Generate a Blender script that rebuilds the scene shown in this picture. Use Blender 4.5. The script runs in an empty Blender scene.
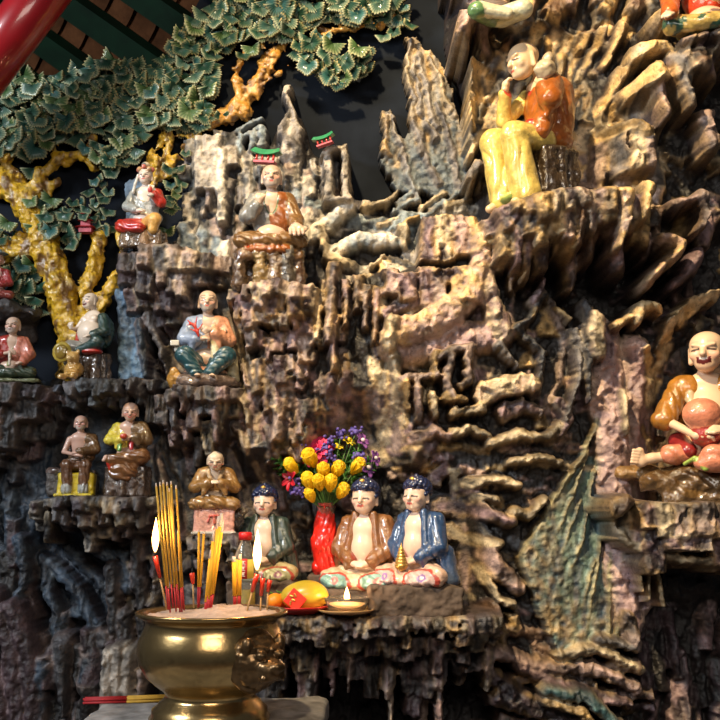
import bpy, math, random
import numpy as np
from mathutils import Vector, Matrix, Euler
random.seed(7); RNG = np.random.default_rng(11)
C = bpy.context.scene.collection
SC = bpy.context.scene
PI = math.pi
# ------------------------------------------------------------------ camera
CAM = np.array([0.0, -2.6, 1.35]); TH = math.atan(0.15); F = 1000.0
cT, sT = math.cos(TH), math.sin(TH)
def P(px, py, Y):
    """the point of the plane y = Y that lies along the sight line of photo pixel (px, py)"""
    a = (px - 360) / F; b = (360 - py) / F
    d = np.array([a, cT - b * sT, sT + b * cT])
    return CAM + d * ((Y - CAM[1]) / d[1])
def S(Y, px=360, py=360):
    """metres per photo pixel at depth Y"""
    return float(np.linalg.norm(P(px + .5, py, Y) - P(px - .5, py, Y)))
cam = bpy.data.cameras.new('camera'); cam.sensor_width = 36; cam.lens = 50; cam.clip_start = .05
co = bpy.data.objects.new('camera', cam); C.objects.link(co)
co.location = CAM; co.rotation_euler = (PI / 2 + TH, 0, 0); SC.camera = co
SC.view_settings.view_transform = 'Standard'; SC.view_settings.look = 'None'
SC.view_settings.gamma = 1; SC.view_settings.use_curve_mapping = False
# ------------------------------------------------------------------ noise
def _hash(ix, iy, iz, seed):
    n = (ix.astype(np.int64) * 73856093) ^ (iy.astype(np.int64) * 19349663) ^ (iz.astype(np.int64) * 83492791) ^ (seed * 2654435761 & 0x7fffffff)
    n = (n ^ (n >> 13)) * 1274126177 & 0x7fffffff
    n = (n ^ (n >> 16)) & 0xffff
    return n.astype(np.float32) / 32767.5 - 1.0
def noise3(p, seed=0):
    i = np.floor(p).astype(np.int64); f = (p - i).astype(np.float32); f = f * f * (3 - 2 * f)
    r = 0
    for dx in (0, 1):
        wx = f[..., 0] if dx else 1 - f[..., 0]
        for dy in (0, 1):
            wy = f[..., 1] if dy else 1 - f[..., 1]
            for dz in (0, 1):
                wz = f[..., 2] if dz else 1 - f[..., 2]
                r = r + wx * wy * wz * _hash(i[..., 0] + dx, i[..., 1] + dy, i[..., 2] + dz, seed)
    return r
def fbm3(p, seed=0, o=3):
    r = 0; a = 1.0; t = 0
    for k in range(o):
        r = r + a * noise3(p * (2.03 ** k), seed + k * 17); t += a; a *= .5
    return r / t
# ------------------------------------------------------------------ materials
def srgb(r, g, b):
    f = lambda c: c / 12.92 if c <= .04045 else ((c + .055) / 1.055) ** 2.4
    return (f(r / 255), f(g / 255), f(b / 255))
class NT:
    def __init__(s, name):
        s.m = bpy.data.materials.new(name); s.m.use_nodes = True; s.t = s.m.node_tree; s.n = s.t.nodes; s.l = s.t.links
        s.b = s.n['Principled BSDF']
    def new(s, k, **kw):
        x = s.n.new(k)
        for a, v in kw.items():
            if hasattr(x, a): setattr(x, a, v)
            else: x.inputs[a.replace('_', ' ')].default_value = v
        return x
    def link(s, a, b): s.l.new(a, b)
def mat_plain(name, col, rough=.4, spec=.5, metal=0, coat=0, bump=0, bscale=80, var=0, vscale=12, emit=None, trans=0, ior=1.45, alpha=1, sheen=0):
    t = NT(name); b = t.b
    b.inputs['Roughness'].default_value = rough; b.inputs['Metallic'].default_value = metal; b.inputs['Specular IOR Level'].default_value = spec
    b.inputs['Coat Weight'].default_value = coat; b.inputs['Coat Roughness'].default_value = .08
    b.inputs['Base Color'].default_value = (*col, 1); b.inputs['Transmission Weight'].default_value = trans; b.inputs['IOR'].default_value = ior
    tc = t.new('ShaderNodeTexCoord')
    if var:
        n = t.new('ShaderNodeTexNoise'); n.inputs['Scale'].default_value = vscale; n.inputs['Detail'].default_value = 5
        t.link(tc.outputs['Object'], n.inputs['Vector'])
        mr = t.new('ShaderNodeMapRange'); mr.inputs[1].default_value = .3; mr.inputs[2].default_value = .7
        mr.inputs[3].default_value = 1 - var; mr.inputs[4].default_value = 1 + var * .6
        t.link(n.outputs[0], mr.inputs[0])
        mx = t.new('ShaderNodeVectorMath', operation='SCALE'); mx.inputs[0].default_value = col
        t.link(mr.outputs[0], mx.inputs['Scale']); t.link(mx.outputs[0], b.inputs['Base Color'])
    if bump:
        n = t.new('ShaderNodeTexNoise'); n.inputs['Scale'].default_value = bscale; n.inputs['Detail'].default_value = 4
        t.link(tc.outputs['Object'], n.inputs['Vector'])
        bp = t.new('ShaderNodeBump'); bp.inputs['Strength'].default_value = bump; bp.inputs['Distance'].default_value = .002
        t.link(n.outputs[0], bp.inputs['Height']); t.link(bp.outputs[0], b.inputs['Normal'])
    if emit:
        b.inputs['Emission Color'].default_value = (*emit[0], 1); b.inputs['Emission Strength'].default_value = emit[1]
    return t.m
def mat_vcol(name, rough=.5, coat=0, bump=.3, bscale=150, var=.2, vscale=30, speck=0, metal=0, speckcol=(.1, .07, .05), bdist=.002, coatr=.06, spec=.5):
    t = NT(name); b = t.b; b.inputs['Specular IOR Level'].default_value = spec
    at = t.new('ShaderNodeAttribute', attribute_name='Col'); tc = t.new('ShaderNodeTexCoord')
    n = t.new('ShaderNodeTexNoise'); n.inputs['Scale'].default_value = vscale; n.inputs['Detail'].default_value = 6; n.inputs['Roughness'].default_value = .65
    t.link(tc.outputs['Object'], n.inputs['Vector'])
    mr = t.new('ShaderNodeMapRange'); mr.inputs[1].default_value = .3; mr.inputs[2].default_value = .7
    mr.inputs[3].default_value = 1 - var; mr.inputs[4].default_value = 1 + var
    t.link(n.outputs[0], mr.inputs[0])
    sc = t.new('ShaderNodeVectorMath', operation='SCALE'); t.link(at.outputs['Color'], sc.inputs[0]); t.link(mr.outputs[0], sc.inputs['Scale'])
    out = sc.outputs[0]
    if speck:
        n2 = t.new('ShaderNodeTexNoise'); n2.inputs['Scale'].default_value = vscale * 3.1; n2.inputs['Detail'].default_value = 5; n2.inputs['Roughness'].default_value = .75
        t.link(tc.outputs['Object'], n2.inputs['Vector'])
        m2 = t.new('ShaderNodeMapRange'); m2.inputs[1].default_value = .56; m2.inputs[2].default_value = .66; m2.inputs[3].default_value = 0; m2.inputs[4].default_value = speck
        t.link(n2.outputs[0], m2.inputs[0])
        mx = t.new('ShaderNodeMix', data_type='RGBA'); t.link(m2.outputs[0], mx.inputs[0]); t.link(out, mx.inputs[6]); mx.inputs[7].default_value = (*speckcol, 1)
        out = mx.outputs[2]
    t.link(out, b.inputs['Base Color'])
    b.inputs['Roughness'].default_value = rough; b.inputs['Coat Weight'].default_value = coat; b.inputs['Coat Roughness'].default_value = coatr
    b.inputs['Metallic'].default_value = metal
    if bump:
        n3 = t.new('ShaderNodeTexNoise'); n3.inputs['Scale'].default_value = bscale; n3.inputs['Detail'].default_value = 5; n3.inputs['Roughness'].default_value = .6
        t.link(tc.outputs['Object'], n3.inputs['Vector'])
        bp = t.new('ShaderNodeBump'); bp.inputs['Strength'].default_value = bump; bp.inputs['Distance'].default_value = bdist
        t.link(n3.outputs[0], bp.inputs['Height']); t.link(bp.outputs[0], b.inputs['Normal'])
        t.link(bp.outputs[0], b.inputs['Coat Normal']) if coat and bump > .5 else None
    return t.m
# ------------------------------------------------------------------ objects
def mesh_np(name, V, Q, col=None, mat=None, parent=None, smooth=True, tris=False, loc=None):
    """one mesh object from arrays of points and faces"""
    me = bpy.data.meshes.new(name); k = 3 if tris else 4
    V = np.asarray(V, np.float32); Q = np.asarray(Q, np.int32)
    me.vertices.add(len(V)); me.vertices.foreach_set('co', V.ravel())
    me.loops.add(Q.size); me.loops.foreach_set('vertex_index', Q.ravel())
    me.polygons.add(len(Q)); me.polygons.foreach_set('loop_start', np.arange(0, Q.size, k, dtype=np.int32))
    me.update(calc_edges=True)
    if smooth: me.polygons.foreach_set('use_smooth', np.ones(len(Q), bool))
    if col is not None: set_col(me, col)
    o = bpy.data.objects.new(name, me); C.objects.link(o)
    if mat: me.materials.append(mat)
    if parent: o.parent = parent
    if loc is not None: o.location = loc
    return o
def set_col(me, col):
    col = np.asarray(col, np.float32)
    a = me.color_attributes.new('Col', 'FLOAT_COLOR', 'POINT')
    c4 = np.ones((len(me.vertices), 4), np.float32); c4[:, :3] = col
    a.data.foreach_set('color', c4.ravel())
def mesh_py(name, V, Fc, mat=None, parent=None, smooth=False, loc=None, col=None):
    me = bpy.data.meshes.new(name); me.from_pydata([tuple(map(float, v)) for v in V], [], Fc); me.update()
    if smooth: me.polygons.foreach_set('use_smooth', np.ones(len(me.polygons), bool))
    o = bpy.data.objects.new(name, me); C.objects.link(o)
    if col is not None: set_col(me, col)
    if mat: me.materials.append(mat)
    if parent: o.parent = parent
    if loc is not None: o.location = loc
    return o
def tag(o, label=None, cat=None, group=None, kind=None):
    if label:
        o['label'] = label
        if not 4 <= len(label.split()) <= 16: print('LABEL', len(label.split()), label)
    if cat: o['category'] = cat
    if group: o['group'] = group
    if kind: o['kind'] = kind
    return o
def empty(name, loc, rz=0, label=None, cat=None, group=None, tilt=0):
    o = bpy.data.objects.new(name, None); C.objects.link(o); o.location = loc; o.rotation_euler = (tilt, 0, rz); o.empty_display_size = .02
    return tag(o, label, cat, group)
def copy_tree(o, parent=None):
    c = o.copy(); C.objects.link(c)
    if parent: c.parent = parent
    for ch in list(o.children): copy_tree(ch, c)
    return c
def lathe_arr(prof, n=32, cap=True):
    V = []; Fc = []
    for r, z in prof:
        for i in range(n):
            a = 2 * PI * i / n; V.append((r * math.cos(a), r * math.sin(a), z))
    for j in range(len(prof) - 1):
        for i in range(n):
            Fc.append((j * n + i, j * n + (i + 1) % n, (j + 1) * n + (i + 1) % n, (j + 1) * n + i))
    if cap:
        Fc.append(tuple(range(n))[::-1]); Fc.append(tuple((len(prof) - 1) * n + i for i in range(n)))
    return V, Fc
def lathe(name, prof, mat, parent=None, n=32, loc=None, cap=True):
    V, Fc = lathe_arr(prof, n, cap); return mesh_py(name, V, Fc, mat, parent, True, loc)
def tube_arr(pts, rads, n=10):
    pts = [np.array(p, float) for p in pts]; V = []; Fc = []
    up = np.array([0.13, .21, .97])
    for k, p in enumerate(pts):
        a = pts[max(k - 1, 0)]; b = pts[min(k + 1, len(pts) - 1)]
        t = (b - a) / (np.linalg.norm(b - a) + 1e-9)
        u = np.cross(t, up)
        if np.linalg.norm(u) < .1: u = np.cross(t, [1, 0, 0])
        u /= np.linalg.norm(u); v = np.cross(t, u)
        for i in range(n):
            an = 2 * PI * i / n; V.append(p + rads[k] * (math.cos(an) * u + math.sin(an) * v))
    for k in range(len(pts) - 1):
        for i in range(n):
            Fc.append((k * n + i, k * n + (i + 1) % n, (k + 1) * n + (i + 1) % n, (k + 1) * n + i))
    Fc.append(tuple(range(n))[::-1]); Fc.append(tuple((len(pts) - 1) * n + i for i in range(n)))
    return V, Fc
def tube(name, pts, rads, mat, parent=None, n=10, smooth=True):
    V, Fc = tube_arr(pts, rads, n); return mesh_py(name, V, Fc, mat, parent, smooth)
def join_arr(lst):
    V = []; Fc = []
    for v, f in lst:
        o = len(V); V += list(v); Fc += [tuple(i + o for i in q) for q in f]
    return V, Fc
# ------------------------------------------------------------------ sculpting with distance fields
def E(c, r, col=0, rot=None, k=.02, sub=False, fold=None):
    return dict(t='e', c=np.array(c, float), r=np.array(r, float), col=col, k=k, sub=sub, fold=fold,
                R=np.array(Euler([math.radians(a) for a in rot]).to_matrix()) if rot else None)
def K(a, b, ra, rb, col=0, k=.02, sub=False, fold=None, flat=None):
    return dict(t='k', a=np.array(a, float), b=np.array(b, float), ra=ra, rb=rb, col=col, k=k, sub=sub, fold=fold)
def B(c, r, col=0, rot=None, k=.01, rd=.01, sub=False, fold=None):
    return dict(t='b', c=np.array(c, float), r=np.array(r, float), col=col, k=k, rd=rd, sub=sub, fold=fold,
                R=np.array(Euler([math.radians(a) for a in rot]).to_matrix()) if rot else None)
def prim_d(q, p):
    p = np.asarray(p, np.float32); q = {k_: (v_.astype(np.float32) if isinstance(v_, np.ndarray) else v_) for k_, v_ in q.items()}
    if q['t'] == 'e':
        d = p - q['c']
        if q['R'] is not None: d = d @ q['R']
        k0 = np.sqrt((((d / q['r']) ** 2).sum(-1))); k1 = np.sqrt((((d / q['r'] ** 2) ** 2).sum(-1))) + 1e-9
        r = k0 * (k0 - 1) / k1
    elif q['t'] == 'k':
        ba = q['b'] - q['a']; pa = p - q['a']; L2 = (ba ** 2).sum() + 1e-12
        h = np.clip((pa @ ba) / L2, 0, 1); dd = pa - h[..., None] * ba
        r = np.sqrt((dd ** 2).sum(-1)) - (q['ra'] + (q['rb'] - q['ra']) * h)
    else:
        d = p - q['c']
        if q['R'] is not None: d = d @ q['R']
        a = np.abs(d) - (q['r'] - q['rd'])
        r = np.sqrt((np.maximum(a, 0) ** 2).sum(-1)) + np.minimum(a.max(-1), 0) - q['rd']
    if q['fold']:
        dx, fr, am = q['fold']
        dx = np.array(dx, float)
        w = noise3((p * 7).astype(np.float32), 5) * 1.6
        s = np.sin((p @ dx) * fr + w * 1.5)
        r = r + am * (1 - np.abs(s)) * 1.0 - am * .5
    return r
def field(prims, p, noise=None):
    D = None
    for q in prims:
        d = prim_d(q, p)
        if D is None: D = d; continue
        if q['sub']:
            k = q['k']; h = np.clip(.5 - .5 * (D + d) / k, 0, 1); D = D * (1 - h) + (-d) * h + k * h * (1 - h)
        else:
            k = max(q['k'], 1e-4); h = np.clip(.5 + .5 * (D - d) / k, 0, 1); D = D * (1 - h) + d * h - k * h * (1 - h)
    if noise:
        fr, am, sd = noise; D = D + am * fbm3((p * fr).astype(np.float32), sd, 3)
    return D
def bounds(prims, pad):
    lo = np.full(3, 1e9); hi = -lo
    for q in prims:
        if q['sub']: continue
        if q['t'] == 'k':
            m = max(q['ra'], q['rb']); lo = np.minimum(lo, np.minimum(q['a'], q['b']) - m); hi = np.maximum(hi, np.maximum(q['a'], q['b']) + m)
        else:
            m = q['r'] if q['R'] is None else np.full(3, np.linalg.norm(q['r']) if q['t'] == 'b' else q['r'].max())
            lo = np.minimum(lo, q['c'] - m); hi = np.maximum(hi, q['c'] + m)
    return lo - pad, hi + pad
def nets(prims, h, noise=None, pad=None):
    """surface of the union of the shapes on a grid of step h (surface nets)"""
    lo, hi = bounds(prims, pad or (h * 2.5 + (noise[1] if noise else 0)))
    n = np.ceil((hi - lo) / h).astype(int) + 1
    ax = [lo[i] + h * np.arange(n[i]) for i in range(3)]
    p = np.stack(np.meshgrid(*ax, indexing='ij'), -1).astype(np.float32)
    D = field(prims, p, noise).astype(np.float32)
    D[0] = D[-1] = 1e-3; D[:, 0] = D[:, -1] = 1e-3; D[:, :, 0] = D[:, :, -1] = 1e-3
    ins = D < 0
    c = ins[:-1, :-1, :-1].astype(np.int8)
    for o in ((1,0,0),(0,1,0),(0,0,1),(1,1,0),(1,0,1),(0,1,1),(1,1,1)):
        c = c + ins[o[0]:n[0]-1+o[0], o[1]:n[1]-1+o[1], o[2]:n[2]-1+o[2]]
    act = (c > 0) & (c < 8); I = np.argwhere(act)
    idx = np.full(act.shape, -1, np.int64); idx[act] = np.arange(len(I))
    acc = np.zeros((len(I), 3), np.float64); cnt = np.zeros(len(I))
    cor = [(0,0,0),(1,0,0),(0,1,0),(1,1,0),(0,0,1),(1,0,1),(0,1,1),(1,1,1)]
    for a in range(8):
        for b in range(a + 1, 8):
            if sum(abs(cor[a][k] - cor[b][k]) for k in range(3)) != 1: continue
            ia = I + cor[a]; ib = I + cor[b]
            da = D[ia[:,0], ia[:,1], ia[:,2]]; db = D[ib[:,0], ib[:,1], ib[:,2]]
            m = (da < 0) != (db < 0); t = np.where(m, da / (da - db + 1e-12), 0)[:, None]
            acc += np.where(m[:, None], ia + t * (ib - ia), 0); cnt += m
    V = lo + h * acc / cnt[:, None]
    Q = []
    for ax_ in range(3):
        o = [0, 0, 0]; o[ax_] = 1
        A = ins[:n[0]-o[0], :n[1]-o[1], :n[2]-o[2]]; Bb = ins[o[0]:, o[1]:, o[2]:]
        ch = A != Bb; J = np.argwhere(ch)
        u, v = [(1, 2), (2, 0), (0, 1)][ax_]
        J = J[(J[:, u] > 0) & (J[:, v] > 0) & (J[:, u] < n[u]-1) & (J[:, v] < n[v]-1)]
        fl = A[J[:,0], J[:,1], J[:,2]]
        def cell(du, dv):
            K_ = J.copy(); K_[:, u] += du; K_[:, v] += dv; return idx[K_[:,0], K_[:,1], K_[:,2]]
        q = np.stack([cell(-1, -1), cell(0, -1), cell(0, 0), cell(-1, 0)], 1)
        q[~fl] = q[~fl][:, ::-1]; Q.append(q)
    Q = np.concatenate(Q); Q = Q[(Q >= 0).all(1)]
    return V, Q
def pick(prims, V):
    best = np.full(len(V), 1e9); who = np.zeros(len(V), int)
    for i, q in enumerate(prims):
        if q['sub']: continue
        d = prim_d(q, V); m = d < best; best[m] = d[m]; who[m] = i
    return who
def sculpt(name, prims, h, mat, parent=None, noise=None, cols=None, paint=None, smooth=True, grad=None):
    V, Q = nets(prims, h, noise)
    who = pick(prims, V); tab = np.array([q['col'] if isinstance(q['col'], tuple) else (.5, .5, .5) for q in prims], float)
    col = tab[who]
    if paint: col = paint(V, col, who)
    return mesh_np(name, V, Q, col, mat, parent, smooth)
# ------------------------------------------------------------------ the sculpted rock, one continuous height relief cut into its pieces
GX0, GX1, GZ0, GZ1, GS = -1.26, 1.26, 0.55, 2.98, 0.0024
NX = int((GX1 - GX0) / GS) + 1; NZ = int((GZ1 - GZ0) / GS) + 1
gx = (GX0 + GS * np.arange(NX)).astype(np.float32); gz = (GZ0 + GS * np.arange(NZ)).astype(np.float32)
X, Z = np.meshgrid(gx, gz, indexing='ij')
def px_of(X, Z, Y):
    d0 = X - CAM[0]; d1 = Y - CAM[1]; d2 = Z - CAM[2]
    f = d1 * cT + d2 * sT; u = -d1 * sT + d2 * cT
    return 360 + F * d0 / f, 360 - F * u / f
def fb2(sx, sz, seed, o=4):
    p = np.stack([X / sx, Z / sz, np.zeros_like(X)], -1); return fbm3(p, seed, o)
NA = fb2(.05, .05, 1); NB = fb2(.05, .05, 2); NC = fb2(.012, .012, 3, 3); ND = fb2(.012, .012, 4, 3); NV = fb2(.010, .09, 5, 3); NHh = fb2(.10, .012, 6, 3)
def clampers(rects):
    for x0, y0, x1, y1, hm in rects:
        ax, ay = px_of(X, Z, -hm); cx, cy, rx, ry = (x0 + x1) / 2, (y0 + y1) / 2, (x1 - x0) / 2, (y1 - y0) / 2
        e = np.maximum(np.abs(ax - cx) / rx, np.where(ay < cy, np.hypot((ax - cx) / rx, (ay - cy) / ry), np.abs(ay - cy) / ry)) + NA * .12; lim = hm + np.clip(e - 1, 0, 9) * .25
        g = (H > lim); H[g] = lim[g]
def blur(A, r, n=2):
    r = max(1, int(r))
    for _ in range(n):
        for ax in (0, 1):
            pad = [(0, 0), (0, 0)]; pad[ax] = (r + 1, r)
            c = np.cumsum(np.pad(A, pad, mode='edge').astype(np.float64), ax)
            A = ((c[2*r+1:] - c[:-2*r-1]) if ax == 0 else (c[:, 2*r+1:] - c[:, :-2*r-1])) / (2 * r + 1)
    return A.astype(np.float32)
def in_poly(poly, PX, PY):
    m = np.zeros(PX.shape, bool); n = len(poly)
    for i in range(n):
        x0, y0 = poly[i]; x1, y1 = poly[(i + 1) % n]
        if y0 == y1: continue
        c = ((y0 > PY) != (y1 > PY)) & (PX < (x1 - x0) * (PY - y0) / (y1 - y0) + x0); m ^= c
    return m
PX0, PY0 = px_of(X, Z, -0.12)
base = np.zeros_like(X)
for poly, h in [
    ([(-200, 388), (60, 378), (165, 374), (170, 270), (240, 260), (240, 900), (-200, 900)], .07),
    ([(182, 150), (215, 128), (258, 150), (278, 110), (300, 100), (312, 150), (345, 132), (355, 200), (400, 200), (480, 200), (480, 280), (182, 300)], .045),
    ([(140, 165), (142, 375), (100, 375), (118, 260), (122, 165)], .0),
    ([(226, 285), (352, 285), (345, 440), (262, 450), (240, 330)], .15),
    ([(352, 275), (420, 265), (480, 230), (520, 250), (600, 330), (640, 900), (235, 900), (235, 440), (340, 440)], .185),
    ([(466, -160), (900, -160), (900, 900), (600, 900), (598, 400), (560, 330), (500, 250), (480, 190), (478, 100), (455, 30)], .16),
    ([(520, -160), (900, -160), (900, 900), (608, 900), (606, 400), (590, 330), (530, 230), (520, 100)], .19),
    ([(500, 235), (900, 235), (900, 335), (610, 330), (510, 300)], .10),
    ([(640, 600), (900, 600), (900, 900), (640, 900)], .14),
    ([(30, 535), (135, 535), (130, 650), (28, 650)], .02),
    ([(285, 650), (500, 650), (500, 800), (285, 800)], .04), ([(225, 500), (290, 450), (450, 470), (465, 615), (225, 615)], .05)]:
    base[in_poly(poly, PX0, PY0)] = h
ZERO = base < .001
base = blur(base, 9, 2); base[ZERO & (base < .02)] = 0
def lerp3(a, b, t): return a + (b - a) * t
pal = dict(dark=(.010, .009, .009), dkpur=(.055, .034, .040), pur=(.25, .165, .17), taupe=(.33, .245, .21), ochre=(.56, .37, .15), cream=(.62, .50, .32),
           pink=(.46, .32, .28), lgrey=(.07, .068, .075), lpur=(.05, .042, .05), blue=(.032, .052, .08), ltblue=(.20, .25, .28), grey=(.17, .155, .15), slate=(.03, .032, .038), white=(.66, .60, .50),
           stone=(.42, .37, .31), brown=(.13, .075, .045), green=(.12, .20, .16), teal=(.05, .10, .12))
for k_ in pal: pal[k_] = np.array(pal[k_], np.float32)
H = base.copy(); ID = np.zeros(X.shape, np.int16)
COL = np.empty(X.shape + (3,), np.float32); COL[:] = pal['dark']
left = np.clip((300 - PX0) / 200, 0, 1)[..., None]
COL[:] = lerp3(pal['dark'] * 1.3, pal['blue'] * .6, left) * (1 + .5 * NA[..., None])
def win(x0, x1, z0, z1):
    i0 = max(0, int((x0 - GX0) / GS)); i1 = min(NX, int((x1 - GX0) / GS) + 2); j0 = max(0, int((z0 - GZ0) / GS)); j1 = min(NZ, int((z1 - GZ0) / GS) + 2)
    return (slice(i0, i1), slice(j0, j1)) if i1 > i0 + 1 and j1 > j0 + 1 else None
def put(w, m, h, col, id_):
    Hs = H[w]; g = m & (h > Hs)
    Hs[g] = h[g]; COL[w][g] = col[g]; ID[w][g] = id_
def edge_paint(col, e, base_c, edge_c, wdt, amt):
    t = np.clip(1 - e / wdt, 0, 1)[..., None] * amt
    return lerp3(base_c, edge_c, t)
def shard(id_, cx, cy, L, W, ang=0, h=.1, lift=.015, rnd=.008, taper=.7, c='pur', ec='ochre', ea=.7, jag=.25, c2=None, grain=.004):
    """a broken plate of rock: cx, cy, length and width as the photo shows them, standing h off the wall"""
    s = S(-h, cx, cy); c0 = P(cx, cy, -h); x0, z0 = c0[0], c0[2]; L = L * s; W = W * s
    R = math.hypot(L, W) * .72 + .01; w = win(x0 - R, x0 + R, z0 - R, z0 + R)
    if w is None: return
    a = math.radians(ang); dx, dz = math.sin(a), -math.cos(a)
    jx = X[w] - x0 + NA[w] * W * jag + NC[w] * .006 * jag * 3; jz = Z[w] - z0 + NB[w] * W * jag * .8 + ND[w] * .006 * jag * 3
    v = (jx * dx + jz * dz) / L; u = (jx * -dz + jz * dx) / (W * .5)
    tw = 1 + (taper - 1) * np.clip(v + .5, 0, 1)
    m = (np.abs(v) < .5) & (np.abs(u) < tw)
    hh = h + lift * v * 2 - rnd * (u / tw) ** 2 + grain * NV[w] + .003 * NC[w]
    e = np.minimum((tw - np.abs(u)) * W * .5, np.minimum(.5 - v, .5 + v) * L)
    b = pal[c] if isinstance(c, str) else c; ecv = pal[ec] if isinstance(ec, str) else ec
    b2 = pal[c2] if c2 else lerp3(b * .28, pal['dark'], .4)
    mixn = np.clip(.62 + NA[w] * 1.6 + NC[w] * 1.5, 0, 1)[..., None]
    cc = lerp3(b2, b, mixn); ez = np.clip(1 - e / (.012 + .012 * NC[w]), 0, 1)[..., None]
    cc = lerp3(cc, ecv, ez * ea * np.clip(.75 + NB[w][..., None] * 1.6, 0, 1))
    put(w, m, hh, cc, id_)
def ridge(id_, pts, w0, w1, h, rnd=.02, c='cream', ec='ochre', ea=.5, jag=.2, h1=None, c2=None, flat=0, grain=.003):
    """a rounded rib of rock along a bent line"""
    h1 = h if h1 is None else h1; n = len(pts) - 1
    Q = [P(a, b, -(h + (h1 - h) * i / n)) for i, (a, b) in enumerate(pts)]; s = S(-h, *pts[0])
    r = max(w0, w1) * s * .5 + .012
    xs = [q[0] for q in Q]; zs = [q[2] for q in Q]; w = win(min(xs) - r, max(xs) + r, min(zs) - r, max(zs) + r)
    if w is None: return
    wx = X[w] + NA[w] * r * jag + NC[w] * .0065; wz = Z[w] + NB[w] * r * jag + ND[w] * .0065
    best = np.full(wx.shape, 9., np.float32); T = np.zeros_like(best)
    for i in range(n):
        ax, az = Q[i][0], Q[i][2]; bx, bz = Q[i + 1][0] - ax, Q[i + 1][2] - az; l2 = bx * bx + bz * bz + 1e-9
        t = np.clip(((wx - ax) * bx + (wz - az) * bz) / l2, 0, 1); d = np.hypot(wx - ax - t * bx, wz - az - t * bz)
        m = d < best; best[m] = d[m]; T[m] = ((i + t) / n)[m]
    wd = (w0 + (w1 - w0) * T) * s * .5
    u = best / wd; m = u < 1
    hh = h + (h1 - h) * T - rnd * (u ** 3) * (1 - flat) + grain * NA[w] + .003 * NC[w]
    b = pal[c] if isinstance(c, str) else c; b2 = pal[c2] if c2 else lerp3(b * .32, pal['dark'], .35)
    cc = lerp3(b2, b, np.clip(.5 + NA[w] * 1.1 + NC[w] * .8, 0, 1)[..., None])
    ez = np.clip((u - .45) * 2, 0, 1)[..., None]; cc = lerp3(cc, pal[ec], ez * ea * np.clip(.7 + NB[w][..., None] * 1.5, 0, 1))
    put(w, m, hh, cc, id_)
def plate(id_, poly, h, gx_=0, gy_=0, colf=None, jag=4, grain=.003, c='pur'):
    """a flat slab with a many-cornered outline; its height changes by gx_, gy_ metres per photo pixel"""
    pp = np.array(poly, float); cx, cy = pp.mean(0); Q = [P(a, b, -(h + (a - cx) * gx_ + (b - cy) * gy_)) for a, b in poly]
    xs = [q[0] for q in Q]; zs = [q[2] for q in Q]; w = win(min(xs) - .02, max(xs) + .02, min(zs) - .02, max(zs) + .02)
    if w is None: return
    ax, ay = px_of(X[w], Z[w], -h); jx = ax + (NA[w] + NC[w] * .8) * jag; jy = ay + (NB[w] + ND[w] * .8) * jag
    m = in_poly(poly, jx, jy); hh = h + (ax - cx) * gx_ + (ay - cy) * gy_ + grain * NA[w] + .003 * NC[w]
    b = pal[c] if isinstance(c, str) else c
    cc = colf(ax, ay, w) if colf else lerp3(b * .6, b, np.clip(.5 + NA[w] * 1.1 + NC[w] * .8, 0, 1)[..., None])
    put(w, m, hh.astype(np.float32), cc.astype(np.float32), id_)
RR = random.Random(5)
def fill(poly, step, L, W, ang, dh, cols, ecs=('ochre',), id_=0, lift=.015, rnd=.008, taper=(.5, 1), ea=(.3, .9), jag=.25, prob=1, href=None, grain=.004, alift=.01):
    xs = [a for a, b in poly]; ys = [b for a, b in poly]; y = min(ys)
    row = 0
    while y < max(ys):
        x = min(xs) + (row % 2) * step[0] * .5; row += 1
        while x < max(xs):
            qx = x + RR.uniform(-.45, .45) * step[0]; qy = y + RR.uniform(-.45, .45) * step[1]
            if RR.random() < prob and in_poly(poly, np.array([qx]), np.array([qy]))[0]:
                p = P(qx, qy, -.12); i = int((p[0] - GX0) / GS); j = int((p[2] - GZ0) / GS)
                hb = href if href is not None else (base[i, j] if 0 <= i < NX and 0 <= j < NZ else .1)
                shard(id_, qx, qy, RR.uniform(*L), RR.uniform(*W), ang(qx, qy) if callable(ang) else RR.uniform(*ang), hb + RR.uniform(*dh),
                      lift * RR.uniform(.2, 1.6) - (0 if RR.random() < .7 else alift), rnd, RR.uniform(*taper), RR.choice(cols), RR.choice(ecs), RR.uniform(*ea), jag, grain=grain)
            x += step[0]
        y += step[1]
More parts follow.
